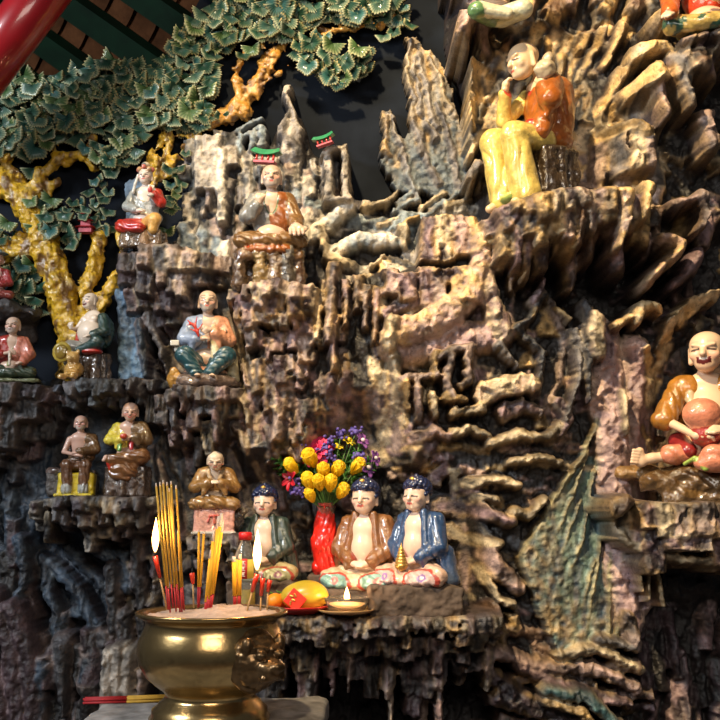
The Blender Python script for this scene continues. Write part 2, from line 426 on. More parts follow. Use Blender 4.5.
def ledge(id_, top, h, rows, cols, ecs=('ochre',), wd=(6, 15), ea=(.4, .9), endr=.35, lean=(-6, 6), taper=(.45, 1.0), rnd=.006, taperin=.3):
    """a shelf of rock: a level top edge along `top`, rows of broken ends hanging below it; rows = (start, length range, depth share)"""
    xs = [a for a, b in top]; x0, x1 = xs[0], xs[-1]
    yt = lambda x: float(np.interp(x, xs, [b for a, b in top]))
    X0_, X1_ = x0, x1
    for st, (l0, l1), dep in rows:
        ins = min(st * taperin, (X1_ - X0_) * .35); x0, x1 = X0_ + ins, X1_ - ins; x = x0
        while x < x1:
            w = RR.uniform(*wd); xc = x + w / 2; t = (xc - x0) / (x1 - x0); en = min(1, min(t, 1 - t) / endr); en = math.sqrt(max(.12, 1 - (1 - en) ** 2))
            L = RR.uniform(l0, l1) * (.5 + .5 * en); hh = h * dep * (.45 + .55 * en) + RR.uniform(-.012, .012); y = yt(xc) + st + (RR.uniform(-5, 7) if st > 2 else 0); L *= RR.choice((.8, 1, 1.35)) if st > 2 else 1
            hp = P(xc, y, -h)[2]
            # keep every row's top at the shelf's own level
            d = P(xc, y, -hh); yy = y + (d[2] - hp) / S(-hh, xc, y)
            shard(id_, xc, yy + L / 2, L, w * 1.25, RR.uniform(*lean), hh, RR.uniform(-.006, .014), rnd, RR.uniform(*taper), RR.choice(cols), RR.choice(ecs), RR.uniform(*ea), .18, grain=.005)
            x += w
MID = [(350, 270), (480, 230), (520, 250), (600, 330), (600, 420), (560, 480), (520, 560), (560, 660), (500, 700), (235, 700), (235, 440), (345, 440)]
# --- lower left: dark blue black drapery
LC = ['dark', 'blue', 'dkpur', 'lgrey', 'slate', 'blue']
fill([(-190, 385), (40, 385), (30, 540), (28, 660), (60, 800), (-190, 800)], (24, 34), (35, 75), (12, 26), (-12, 22), (.0, .05), LC, ('taupe', 'ltblue', 'grey'), rnd=.014, ea=(.2, .6), lift=.02)
fill([(40, 385), (165, 385), (160, 500), (40, 500)], (18, 30), (30, 60), (8, 18), (-8, 8), (-.01, .02), ['dark', 'blue', 'slate'], ('ltblue', 'grey'), ea=(.1, .5))
fill([(150, 250), (228, 265), (250, 440), (300, 500), (240, 540), (155, 500), (150, 380)], (14, 30), (35, 80), (7, 15), (8, 32), (.0, .04), ['dkpur', 'lgrey', 'dark', 'blue', 'lgrey'], ('taupe', 'grey', 'cream'), rnd=.01, ea=(.3, .8), taper=(.4, .9))
fill([(120, 500), (300, 510), (300, 640), (130, 640)], (16, 24), (20, 45), (8, 18), (-15, 25), (.01, .05), ['dkpur', 'lgrey', 'lpur', 'dark'], ('cream', 'taupe', 'grey'), rnd=.01)
fill([(20, 630), (150, 640), (150, 800), (20, 800)], (20, 28), (40, 70), (14, 28), (-8, 8), (.05, .10), ['dark', 'lgrey', 'slate', 'dkpur', 'blue'], ('grey', 'taupe'), rnd=.02)
for pts, w in [([(50, 565), (75, 590), (92, 625), (112, 640)], 16), ([(68, 552), (95, 580), (118, 612)], 14), ([(88, 545), (112, 562), (126, 590)], 13), ([(40, 560), (52, 610), (56, 640)], 14),
               ([(105, 548), (124, 556), (128, 585)], 11), ([(72, 612), (96, 622), (108, 640)], 12)]:
    ridge(0, pts, w, w * .8, .07, .02, RR.choice(['blue', 'slate', 'blue']), 'ltblue', .55, h1=.11)
ridge(0, [(18, 540), (22, 580), (16, 602)], 14, 8, .12, .02, 'blue', 'ltblue', .7)
for x, y, L, W in [(110, 600, 60, 18), (122, 640, 50, 18), (138, 610, 60, 16), (133, 560, 60, 14), (100, 668, 60, 22), (60, 680, 70, 26), (35, 665, 50, 18)]:
    ridge(0, [(x, y - L / 2), (x + 2, y + L / 2)], W, W * .9, .13, .03, RR.choice(['dkpur', 'lgrey', 'slate']), 'taupe', .5)
for pts in [[(-10, 600), (8, 650), (14, 700), (20, 760)], [(-20, 640), (-5, 690), (0, 760)], [(10, 610), (24, 650), (30, 700), (34, 760)]]:
    ridge(0, pts, 22, 20, .17, .03, 'dkpur', 'pur', .5)
# pale rounded stalagmite behind the table
for x, t in [(106, 655), (116, 650), (126, 654)]:
    ridge(0, [(x, t), (x - 1, t + 45), (x, 760)], 15, 16, .20, .03, 'stone', 'white', .7, h1=.2)
ridge(0, [(140, 672), (141, 760)], 12, 13, .19, .03, 'taupe', 'white', .5)
# --- the middle of the cliff
MC = ['pur', 'taupe', 'cream', 'pur', 'ochre', 'dark', 'dkpur']
fill([(345, 272), (480, 235), (520, 250), (595, 330), (598, 420), (540, 430), (345, 430)], (20, 20), (18, 42), (12, 26), (-10, 10), (-.03, .02), MC, ('ochre', 'cream'), rnd=.01, lift=.012)
fill([(345, 425), (598, 425), (566, 480), (520, 560), (540, 640), (455, 620), (440, 500), (380, 480), (300, 440)], (26, 13), (26, 66), (9, 17), (72, 104), (-.03, .015), ['pur', 'cream', 'pur', 'dkpur', 'ochre', 'pink'], ('ochre', 'cream'), rnd=.014, lift=.0, ea=(.3, .7), taper=(.6, 1))
fill([(226, 290), (350, 285), (350, 440), (320, 500), (262, 450), (238, 340)], (13, 18), (14, 34), (7, 15), (-14, 14), (-.02, .04), ['dkpur', 'pur', 'dark', 'taupe', 'dkpur'], ('taupe', 'cream', 'ochre'), rnd=.008, lift=.02, ea=(.5, 1))
fill([(240, 420), (300, 440), (300, 500), (250, 500)], (14, 16), (20, 36), (7, 14), (0, 35), (-.03, .01), ['grey', 'taupe', 'dkpur'], ('cream', 'white'), rnd=.008)
fill([(285, 440), (440, 440), (450, 600), (290, 600)], (18, 16), (16, 38), (10, 20), (20, 90), (-.03, .02), ['dkpur', 'grey', 'taupe', 'dark', 'pur'], ('cream', 'taupe'), rnd=.01)
for p_ in [(232, 330, 60), (246, 360, 70), (240, 390, 70), (268, 380, 70)]:
    shard(0, p_[0], p_[1], p_[2], 10, 14, .19, .01, .008, .6, 'dkpur', 'cream', .9)
for x, y, L, W, h in [(330, 300, 90, 16, .24), (346, 300, 50, 9, .23), (333, 340, 60, 14, .23), (365, 305, 48, 11, .24), (376, 312, 60, 12, .23), (357, 290, 40, 12, .24), (392, 385, 56, 13, .22), (318, 315, 60, 12, .21)]:
    shard(0, x, y, L, W, RR.uniform(-4, 4), h, .01, .012, .55, RR.choice(['taupe', 'cream', 'pur']), 'ochre', .9)
for x, y, L in [(352, 352, 44), (372, 345, 40), (356, 362, 40), (375, 372, 40), (366, 382, 34)]:
    ridge(0, [(x - L / 2, y + 3), (x, y - 3), (x + L / 2, y + 1)], 9, 6, .17, .015, 'taupe', 'cream', .7)
for x, y, L, W in [(330, 388, 36, 15), (345, 385, 34, 16), (356, 408, 36, 18), (372, 402, 30, 22), (385, 425, 36, 20), (340, 420, 30, 18), (362, 435, 26, 20), (397, 432, 32, 20), (428, 436, 30, 26), (380, 452, 24, 20)]:
    ridge(0, [(x, y - L / 2 + 6), (x + 2, y + L / 2 - 6)], W, W * .9, .21, .035, RR.choice(['taupe', 'pur', 'cream']), 'ochre', .5)
# blocks left of the big rib
for x, y, L, W, c in [(429, 237, 48, 18, 'pur'), (445, 235, 50, 20, 'cream'), (463, 233, 44, 22, 'pink'), (476, 230, 36, 12, 'ochre')]:
    shard(0, x, y, L, W, 0, .235, .002, .004, .95, c, 'ochre', .9, c2='dkpur')
for x, y, L, W, c in [(428, 285, 44, 18, 'pur'), (444, 275, 18, 26, 'dkpur'), (441, 292, 26, 16, 'taupe'), (461, 286, 46, 18, 'ochre'), (408, 285, 30, 22, 'pur'), (392, 280, 28, 20, 'pink')]:
    shard(0, x, y, L, W, 0, .245, .0, .006, .9, c, 'ochre', .9, c2='dkpur')
ridge(0, [(386, 312), (400, 304), (424, 300)], 16, 22, .22, .03, 'pur', 'ochre', .8)
ridge(0, [(393, 318), (391, 345)], 16, 14, .28, .02, 'cream', 'ochre', .8)
ridge(0, [(482, 238), (481, 268), (474, 292), (448, 312), (420, 326), (398, 330)], 20, 34, .27, .03, 'ochre', 'cream', .3, c2='pink')
ridge(0, [(484, 270), (494, 300), (506, 332)], 26, 22, .26, .03, 'cream', 'ochre', .4, c2='pur')
ridge(0, [(400, 346), (440, 336), (500, 334)], 42, 34, .235, .035, 'pur', 'ochre', .6, c2='pink')
ridge(0, [(396, 356), (396, 408)], 13, 11, .25, .02, 'cream', 'pink', .6)
for p_ in [[(437, 357), (452, 348), (474, 346)], [(437, 352), (434, 376)], [(470, 348), (470, 380), (462, 384)], [(452, 356), (447, 382), (454, 397)], [(446, 397), (466, 397)],
           [(404, 378), (418, 374), (438, 374)], [(406, 380), (408, 404)], [(419, 378), (420, 416)], [(434, 392), (436, 414)]]:
    ridge(0, p_, 11, 9, .27, .016, RR.choice(['cream', 'ochre', 'taupe']), 'ochre', .8)
ridge(0, [(455, 411), (484, 407)], 11, 12, .26, .01, 'cream', 'ochre', .8, flat=.6)
ridge(0, [(486, 392), (508, 384), (532, 382)], 26, 22, .26, .02, 'cream', 'ochre', .6, flat=.5, c2='pink')
ridge(0, [(506, 412), (524, 404), (540, 410)], 20, 14, .24, .02, 'pur', 'cream', .6)
for pts, w in [([(493, 442), (520, 434), (548, 436), (560, 425)], 13), ([(455, 432), (470, 428), (490, 434)], 12), ([(415, 436), (440, 430), (450, 436)], 14), ([(470, 482), (500, 478), (520, 484)], 12),
               ([(512, 462), (540, 455), (562, 462)], 11), ([(515, 510), (530, 515), (545, 500)], 14), ([(445, 505), (480, 510), (512, 522)], 18), ([(478, 496), (500, 500)], 10), ([(440, 478), (448, 470)], 16),
               ([(455, 530), (470, 540), (500, 545)], 16), ([(490, 555), (505, 575), (520, 590)], 22), ([(468, 560), (470, 590)], 14), ([(455, 565), (456, 595)], 7), ([(482, 570), (500, 600), (515, 606)], 12)]:
    ridge(0, pts, w, w * .8, .25, .03, RR.choice(['cream', 'pink', 'pur']), 'ochre', .7)
ridge(0, [(457, 470), (461, 486)], 11, 9, .27, .02, 'cream', 'ochre', .6)
# diagonal dark cleft behind the slab
for pts in [[(520, 330), (545, 352), (540, 390)], [(550, 300), (565, 340), (560, 380), (535, 425)], [(575, 330), (582, 372), (566, 420)], [(500, 345), (520, 365)], [(588, 300), (590, 360), (592, 400)],
            [(534, 300), (548, 278)], [(560, 400), (572, 420), (560, 436)], [(510, 330), (530, 318), (548, 290)]]:
    ridge(0, pts, 13, 6, RR.uniform(.2, .27), .025, RR.choice(['grey', 'slate', 'pur', 'taupe']), 'cream', .6)
# --- right pillar and slab
ridge(0, [(606, 330), (612, 420), (622, 540), (630, 620)], 34, 36, .235, .03, 'pink', 'cream', .5, c2='pur')
ridge(0, [(636, 345), (646, 440), (648, 520), (640, 600)], 34, 30, .225, .03, 'pink', 'cream', .5, c2='pur')
ridge(0, [(598, 318), (600, 352)], 20, 16, .29, .02, 'cream', 'pur', .8, flat=.3)
ridge(0, [(625, 390), (628, 430)], 8, 8, .27, .012, 'cream', 'ochre', .5)
fill([(640, 300), (900, 300), (900, 500), (660, 480), (655, 380)], (20, 24), (30, 60), (12, 24), (-35, 10), (-.02, .05), ['pink', 'dkpur', 'dark', 'brown', 'pur'], ('ochre', 'cream'), rnd=.02, lift=.03, ea=(.4, .9))
for pts, w in [([(668, 395), (672, 360), (684, 340)], 13), ([(655, 345), (662, 372), (660, 400)], 12), ([(618, 322), (650, 305)], 10), ([(672, 345), (680, 318), (700, 298), (725, 290)], 15), ([(640, 318), (645, 300), (662, 306)], 12),
               ([(690, 318), (712, 300)], 9), ([(655, 425), (664, 445)], 10)]:
    ridge(0, pts, w, w * .9, .29, .025, 'cream', 'ochre', .8, c2='ochre')
def slabcol(ax, ay, w):
    s = NV[w] * 1.2 + .6 * np.sin((ax - 600 + (ay - 420) * .25) * .35 + NA[w] * 5)
    t = np.clip(.45 + s * .5, 0, 1)[..., None]; b = lerp3(np.array([.025, .050, .080], np.float32), np.array([.15, .24, .21], np.float32), t)
    d = np.clip((590 - ax) / 60, 0, 1)[..., None] * .55 + np.clip((ay - 585) / 60, 0, 1)[..., None] * .6
    return lerp3(b, pal['ochre'] * .9, np.clip(d, 0, .8) * np.clip(.6 + NC[w][..., None], 0, 1))
SL = [(598, 415), (612, 470), (618, 560), (616, 650), (560, 662), (540, 620), (518, 560), (565, 482)]
plate(22, SL, .215, -.0006, .0002, slabcol, 3)
for pts, w in [([(599, 418), (584, 455), (565, 482), (542, 522), (519, 558)], 7), ([(519, 558), (532, 588), (548, 620), (560, 656)], 9), ([(602, 425), (614, 480), (619, 560), (618, 640)], 7), ([(528, 560), (560, 600), (566, 640)], 7),
               ([(590, 450), (572, 500), (548, 550)], 5), ([(596, 470), (583, 540), (560, 600), (556, 640)], 5), ([(604, 500), (600, 560), (585, 640)], 6), ([(611, 520), (610, 650)], 6), ([(582, 500), (560, 560)], 4), ([(595, 560), (570, 650)], 6)]:
    ridge(22, pts, w * .7, w * .7, .226, .012, np.array([.40, .36, .20], np.float32), 'ochre', .5)
# foot of the right side
for pts, w, c in [([(500, 655), (545, 668), (600, 672), (640, 690)], 18, 'pink'), ([(520, 668), (580, 690), (630, 705)], 16, 'pur'), ([(560, 655), (600, 650), (645, 672)], 14, 'cream'), ([(600, 640), (640, 650)], 14, 'grey'),
                  ([(495, 680), (520, 700), (560, 712)], 22, 'dkpur'), ([(500, 700), (600, 730)], 22, 'dkpur'), ([(628, 618), (640, 650)], 18, 'taupe')]:
    ridge(0, pts, w, w * .8, .26, .03, c, 'ochre', .5)
ridge(23, [(548, 692), (590, 700), (625, 730), (640, 760)], 14, 16, .31, .02, np.array([.05, .12, .13], np.float32), 'cream', .5)
ridge(0, [(548, 704), (585, 714), (605, 740)], 10, 14, .31, .02, 'ochre', 'cream', .5)
fill([(480, 600), (560, 650), (640, 660), (640, 800), (490, 800)], (26, 18), (30, 50), (12, 20), (60, 110), (.02, .06), ['dkpur', 'pur', 'dark', 'brown'], ('ochre', 'taupe'), rnd=.012)
fill([(630, 600), (900, 600), (900, 800), (630, 800)], (17, 40), (50, 90), (10, 20), (-4, 4), (.0, .06), ['dkpur', 'dark', 'dark', 'pur'], ('pur', 'taupe'), rnd=.016, ea=(.2, .7))
# --- upper right outcrop
UC = ['ochre', 'cream', 'dark', 'brown', 'ochre', 'dark', 'dark', 'taupe']
fill([(470, 10), (640, 0), (640, 90), (600, 190), (470, 190), (478, 100)], (17, 20), (20, 50), (11, 22), (-38, -8), (-.03, .035), UC, ('ochre', 'cream'), rnd=.008, lift=.028, ea=(.5, 1), taper=(.3, .9))
fill([(580, 130), (660, 110), (668, 200), (590, 200)], (20, 20), (28, 50), (14, 26), (-10, 10), (.02, .05), ['cream', 'taupe', 'ochre', 'grey'], ('ochre', 'cream'), rnd=.008, lift=.01)
fill([(635, -60), (900, -60), (900, 300), (660, 230), (640, 100)], (24, 24), (34, 64), (20, 38), (-40, 25), (-.03, .04), ['pur', 'ochre', 'dark', 'dark', 'cream', 'dkpur', 'dark'], ('ochre', 'cream'), rnd=.012, lift=.02, ea=(.5, 1), taper=(.25, .9))
fill([(455, -140), (900, -140), (900, 10), (455, 10)], (24, 24), (30, 60), (16, 30), (-30, 25), (.0, .07), ['pur', 'ochre', 'brown', 'dark', 'pink'], ('ochre', 'cream'), rnd=.012, lift=.03)
shard(0, 470, 14, 44, 30, -25, .30, .01, .02, .6, 'pink', 'ochre', .6)
shard(0, 488, 18, 34, 16, 12, .32, .01, .02, .8, 'pur', 'ochre', .6)
for x, y, L, W, a, c in [(545, 15, 36, 18, -20, 'ochre'), (562, 22, 44, 12, -22, 'cream'), (590, 28, 40, 11, -24, 'ochre'), (603, 30, 40, 10, -26, 'cream'), (622, 30, 44, 14, -28, 'ochre'), (575, 25, 40, 10, -20, 'cream'),
                      (530, 28, 40, 14, -10, 'ochre'), (512, 40, 40, 16, 0, 'cream'), (498, 58, 44, 16, 8, 'ochre'), (622, 72, 40, 16, -30, 'ochre'), (610, 88, 26, 14, -40, 'cream'), (482, 50, 30, 16, 0, 'ochre'), (480, 90, 30, 12, 0, 'ochre')]:
    shard(0, x, y, L, W, a, .335, .02, .008, .5, c, 'cream', .7, c2='ochre')
shard(0, 655, 68, 44, 26, -62, .40, .02, .01, .55, 'ochre', 'cream', .7, c2='ochre')
shard(0, 690, 75, 60, 22, 6, .39, .02, .01, .5, 'grey', 'ochre', .9)
shard(0, 708, 50, 50, 36, -10, .37, .01, .01, .9, 'pur', 'ochre', .9)
shard(0, 656, 42, 18, 40, 0, .37, .01, .01, .9, 'cream', 'ochre', .9, c2='ochre')
shard(0, 668, 96, 40, 18, 10, .37, .02, .01, .4, 'pink', 'ochre', .9)
shard(0, 674, 7, 16, 30, 15, .38, .01, .01, .9, 'ochre', 'cream', .9, c2='ochre')
shard(0, 712, 125, 50, 26, 0, .35, .02, .01, .5, 'pink', 'ochre', .7)
ridge(0, [(612, 118), (635, 116), (652, 128)], 16, 12, .33, .02, 'ochre', 'cream', .8)
for x in (608, 624, 640, 652): shard(0, x, 145, 50, 16, RR.uniform(-5, 5), .31, .01, .01, .9, RR.choice(['taupe', 'cream', 'grey']), 'ochre', .7)
# hanging pieces in the hollow under the big ledge
for x, y, L, W, a, c in [(571, 268, 48, 26, -8, 'pink'), (521, 265, 30, 12, 5, 'ochre'), (518, 248, 26, 11, 8, 'taupe'), (508, 232, 32, 12, 0, 'brown'), (600, 225, 18, 16, 0, 'ochre'), (538, 305, 24, 9, -28, 'ochre'), (565, 312, 22, 9, 35, 'ochre'),
                      (512, 282, 20, 9, -10, 'pur'), (500, 250, 30, 10, 0, 'dark')]:
    shard(0, x, y, L, W, a, .24, .03, .01, .35, c, 'ochre', .9)
ridge(0, [(668, 234), (688, 238), (683, 250), (668, 260), (654, 278)], 13, 13, .34, .02, 'ochre', 'cream', .6, c2='pink')
ridge(0, [(702, 252), (694, 268), (676, 282)], 20, 12, .26, .02, 'pur', 'dkpur', .6)
ridge(0, [(708, 190), (712, 210), (706, 226)], 14, 8, .36, .02, 'taupe', 'ochre', .7)
ridge(0, [(680, 200), (700, 195)], 14, 10, .34, .02, 'pink', 'taupe', .6)
fill([(500, 240), (700, 240), (700, 330), (600, 330), (520, 300)], (22, 22), (20, 40), (8, 18), (-40, 40), (-.01, .05), ['dark', 'brown', 'dark', 'dkpur', 'slate'], ('brown', 'pur', 'ochre'), rnd=.008, lift=.02, prob=.8, ea=(.1, .6))
# --- pale mountain city (1)
FC = ['stone', 'stone', 'taupe', 'grey', 'stone', 'white', 'slate']
fill([(182, 150), (215, 130), (255, 150), (310, 155), (345, 150), (355, 200), (330, 240), (240, 285), (190, 285)], (13, 15), (14, 34), (8, 16), (-8, 12), (.0, .035), FC, ('white', 'grey', 'ltblue'), 1, rnd=.004, lift=.014, ea=(.4, .9), jag=.18)
fill([(300, 195), (350, 200), (400, 215), (470, 205), (475, 245), (400, 285), (310, 290)], (26, 15), (30, 60), (14, 20), (75, 100), (.0, .03), ['ltblue', 'white', 'stone', 'ltblue', 'slate'], ('white', 'cream', 'ltblue'), 1, rnd=.01, lift=0, ea=(.3, .8))
for x in (198, 207, 216): shard(1, x, 160, 60, 11, 2, .09, .01, .004, .9, 'stone', 'white', .8)
shard(1, 221, 185, 80, 12, 2, .10, .01, .004, .9, 'white', 'stone', .8)
for x, w in [(328, 10), (345, 9)]: ridge(4, [(x, 152), (x + 1, 196)], w, w, .13, .012, 'stone', 'white', .6, flat=.4)
ridge(4, [(324, 152), (345, 144)], 8, 8, .135, .01, 'stone', 'cream', .6); ridge(4, [(326, 197), (350, 197)], 10, 8, .13, .01, 'stone', 'cream', .6); shard(4, 336, 175, 30, 8, 0, .09, 0, .004, .9, 'slate', 'grey', .4)
ridge(3, [(293, 86), (290, 100), (294, 125), (290, 155)], 9, 15, .085, .02, 'stone', 'white', .6, jag=.9, c2='grey'); ridge(3, [(286, 100), (284, 130), (296, 152)], 6, 13, .09, .02, 'grey', 'white', .6, jag=.5)
for i, (pts, w) in enumerate([([(222, 138), (240, 128), (262, 118)], 6), ([(226, 144), (262, 126)], 6), ([(240, 150), (240, 134)], 9), ([(252, 146), (254, 132)], 9), ([(262, 142), (263, 128)], 9)]):
    ridge(1, pts, w, w, .05 + i * .004, .008, 'ltblue', 'stone', .6)
ridge(1, [(312, 232), (340, 212), (352, 204)], 18, 14, .11, .02, 'white', 'cream', .6, c2='ltblue'); ridge(1, [(330, 252), (360, 238), (396, 240)], 20, 16, .12, .02, 'white', 'cream', .6, c2='ltblue')
ridge(1, [(322, 225), (326, 255), (350, 264)], 9, 12, .13, .02, 'cream', 'white', .6); ridge(1, [(405, 225), (404, 245)], 12, 10, .12, .015, 'cream', 'ochre', .6); ridge(1, [(405, 222), (420, 216)], 7, 6, .12, .015, 'ochre', 'cream', .6)
ridge(1, [(362, 276), (376, 262), (384, 255)], 8, 6, .15, .015, 'cream', 'white', .6)
# blue lower part of the mountain
for x, y in [(190, 268), (204, 262), (217, 270), (182, 255)]: ridge(1, [(x, y - 30), (x + 2, y + 40)], 15, 13, .075, .02, 'ltblue', 'white', .6, c2='blue')
for x, y in [(232, 420), (238, 390), (228, 360)]: ridge(0, [(x - 8, y - 40), (x, y + 20)], 9, 7, .10, .02, 'blue', 'ltblue', .6)
# --- small slabs floating on the dark wall (5)
for i, (a, b, c_, d) in enumerate([(368, 212, 392, 196), (384, 206, 396, 192), (398, 202, 420, 188), (396, 210, 416, 197), (422, 206, 445, 192), (430, 212, 462, 190), (446, 206, 470, 196), (380, 224, 398, 218), (366, 205, 388, 200)]):
    ridge(5, [(a, b), (c_, d)], 8, 5, .05 + .004 * i, .012, RR.choice(['stone', 'cream', 'ltblue']), 'ochre', .6)
# --- spire pair (2)
def spc(ax, ay, w):
    t = np.clip((ay - 90) / 80 + NA[w] * .8 + NC[w] * .6, 0, 1)[..., None]
    return lerp3(lerp3(pal['ochre'] * .7, pal['stone'] * .55, np.clip(.6 + NV[w][..., None] * 2, 0, 1)), pal['ltblue'] * .4, t)
plate(2, [(404, 34), (416, 32), (424, 48), (434, 52), (446, 72), (455, 96), (464, 130), (474, 200), (395, 190), (381, 165), (381, 112), (390, 108), (398, 128), (404, 140), (411, 128), (409, 80)], .05, 0, 0, spc, 5, .012)
for pts, w, c in [([(408, 38), (410, 80), (413, 115)], 9, 'cream'), ([(420, 50), (428, 90), (436, 125)], 9, 'stone'), ([(430, 54), (444, 84), (455, 116)], 9, 'cream'), ([(386, 112), (386, 150)], 9, 'ochre'), ([(392, 112), (400, 134), (404, 160)], 8, 'stone'),
                  ([(414, 120), (424, 150), (440, 180)], 10, 'grey'), ([(440, 100), (450, 140), (462, 190)], 9, 'grey'), ([(398, 150), (410, 175), (420, 195)], 9, 'ltblue'), ([(425, 120), (435, 140)], 8, 'grey'), ([(416, 60), (420, 110)], 7, 'stone')]:
    ridge(2, pts, w * .6, w * 1.0, .068, .016, pal[c] * .6, 'ochre' if c in ('cream', 'ochre') else 'stone', .5, jag=.7, c2='grey')
# blue waterfall (21)
for x, t, w, c in [(127, 180, 11, 'blue'), (136, 176, 11, 'ltblue'), (146, 182, 9, 'blue')]: ridge(21, [(x, t), (x + 1, 270), (x, 382)], w, w + 2, .07, .02, np.array([.10, .17, .26], np.float32) * (1.6 if c == 'ltblue' else 1), 'ltblue', .5, flat=.2)
for x, w in [(123, 12), (133, 13), (117, 9)]: ridge(21, [(x, 290), (x + 2, 330), (x + 6, 385)], w, w + 3, .10, .03, np.array([.11, .20, .31], np.float32), 'ltblue', .6, flat=.2)
# dark diagonal slope between the waterfall and the coral monk
for pts in [[(140, 295), (160, 350), (178, 390)], [(150, 290), (172, 335), (190, 380)], [(163, 285), (176, 320), (184, 350)], [(138, 320), (146, 375)], [(165, 360), (172, 385)]]:
    ridge(0, pts, 12, 9, .12, .025, RR.choice(['grey', 'dkpur', 'blue']), 'taupe', .7)
# --- ledges
DK = ['dkpur', 'lgrey', 'dark', 'lpur', 'slate']
LEDGES = {}
def LG(id_, top, h, rows, cols, fy, **kw):
    ledge(id_, top, h, rows, cols, **kw); xm = (top[0][0] + top[-1][0]) / 2
    LEDGES[id_] = (float(P(xm, min(b for a, b in top) if fy is None else fy, -h)[2]), h)
LG(10, [(116, 247), (150, 239), (212, 247)], .21, [(0, (22, 34), 1), (8, (34, 52), .9), (30, (22, 38), .72), (48, (14, 30), .55)], ['dkpur', 'lgrey', 'taupe', 'lpur'], 241, ecs=('taupe', 'cream', 'grey'), wd=(9, 20), taper=(.7, 1))
LG(11, [(226, 282), (275, 276), (322, 280)], .27, [(0, (14, 24), 1), (6, (24, 38), .93), (30, (16, 30), .86), (50, (18, 34), .8), (75, (22, 40), .74), (100, (20, 44), .68), (130, (18, 44), .6)], ['pur', 'dkpur', 'taupe', 'pur'], 278, ecs=('cream', 'ochre', 'taupe'), wd=(7, 15), ea=(.5, 1), taperin=.08)
LG(12, [(153, 392), (175, 383), (240, 384)], .24, [(0, (14, 26), 1), (8, (24, 40), .9), (28, (16, 30), .8), (46, (14, 28), .65)], ['dkpur', 'lgrey', 'pur', 'dark'], 384, ecs=('taupe', 'cream', 'grey'), wd=(7, 14))
LG(13, [(52, 380), (80, 376), (160, 376)], .20, [(0, (12, 22), 1), (6, (18, 34), .85)], ['blue', 'slate', 'lgrey', 'dark'], 377, ecs=('ltblue', 'grey'), wd=(8, 16))
LG(14, [(-90, 384), (0, 380), (44, 384), (56, 390)], .22, [(0, (14, 26), 1), (10, (24, 46), .9), (34, (20, 40), .75), (56, (16, 36), .6)], DK, 381, ecs=('grey', 'taupe'), wd=(12, 26))
LG(15, [(28, 500), (60, 495), (150, 496), (162, 500)], .24, [(0, (12, 20), 1), (5, (20, 32), .92), (22, (12, 24), .7)], ['dkpur', 'lgrey', 'lpur', 'dark'], 496, ecs=('taupe', 'white', 'cream'), wd=(7, 15), ea=(.5, 1))
LG(16, [(184, 537), (215, 534), (252, 536)], .26, [(0, (10, 18), 1), (6, (16, 30), .9), (24, (14, 30), .75)], ['grey', 'dkpur', 'taupe'], 535, ecs=('white', 'cream'), wd=(8, 14))
LG(17, [(150, 617), (500, 617), (508, 620)], .36, [(0, (12, 18), 1), (4, (16, 26), .97), (18, (14, 34), .85), (34, (20, 60), .7)], ['dkpur', 'lgrey', 'lpur', 'dark'], 617, ecs=('taupe', 'ochre', 'cream'), wd=(7, 17), ea=(.3, .9), endr=.04, taperin=.05)
for x, y, L, W in [(317, 655, 90, 9), (333, 660, 80, 11), (350, 672, 50, 10), (345, 640, 40, 18), (387, 670, 60, 13), (391, 700, 60, 12), (488, 664, 60, 12), (300, 680, 90, 16), (460, 668, 36, 20), (425, 690, 90, 26), (440, 700, 90, 14), (310, 700, 90, 10)]:
    shard(17, x, y, L, W, RR.uniform(-4, 4), .28 if W < 20 else .20, .0, .02, .55, RR.choice(['grey', 'pur', 'taupe']), 'cream', .7)
LG(18, [(486, 200), (510, 192), (560, 183), (606, 180), (660, 186)], .42, [(0, (18, 34), 1), (4, (30, 48), .93), (22, (20, 44), .78)], ['brown', 'pur', 'dkpur', 'ochre', 'pink'], 196, ecs=('ochre', 'cream', 'brown'), wd=(8, 17), endr=.3, ea=(.4, 1), taperin=.1)
shard(18, 628, 213, 66, 22, -8, .42, .0, .006, .3, 'ochre', 'cream', .6, c2='taupe'); shard(18, 652, 196, 44, 16, -14, .41, .0, .006, .4, 'ochre', 'cream', .6); shard(18, 609, 200, 34, 20, 5, .41, .0, .006, .5, 'cream', 'ochre', .6)
LG(19, [(612, 512), (640, 500), (760, 502)], .40, [(0, (28, 40), 1), (10, (34, 48), .95), (36, (18, 34), .8), (52, (10, 26), .72)], ['pur', 'taupe', 'cream', 'dkpur'], 508, ecs=('ochre', 'cream'), wd=(13, 30), ea=(.5, 1), taper=(.7, 1))
ridge(19, [(618, 508), (630, 502)], 20, 18, .41, .02, 'brown', 'ochre', .8); ridge(19, [(622, 540), (650, 552), (690, 560), (740, 564)], 12, 12, .36, .02, 'cream', 'ochre', .8)
for x, y in [(650, 585), (662, 590), (640, 575)]: shard(19, x, y, 34, 9, RR.uniform(-10, 10), .30, .01, .01, .5, 'cream', 'ochre', .7)
LG(20, [(668, 30), (700, 26), (780, 18)], .44, [(0, (8, 16), 1), (6, (14, 30), .9)], ['ochre', 'brown', 'pur'], 26, ecs=('ochre', 'cream'), wd=(12, 24))
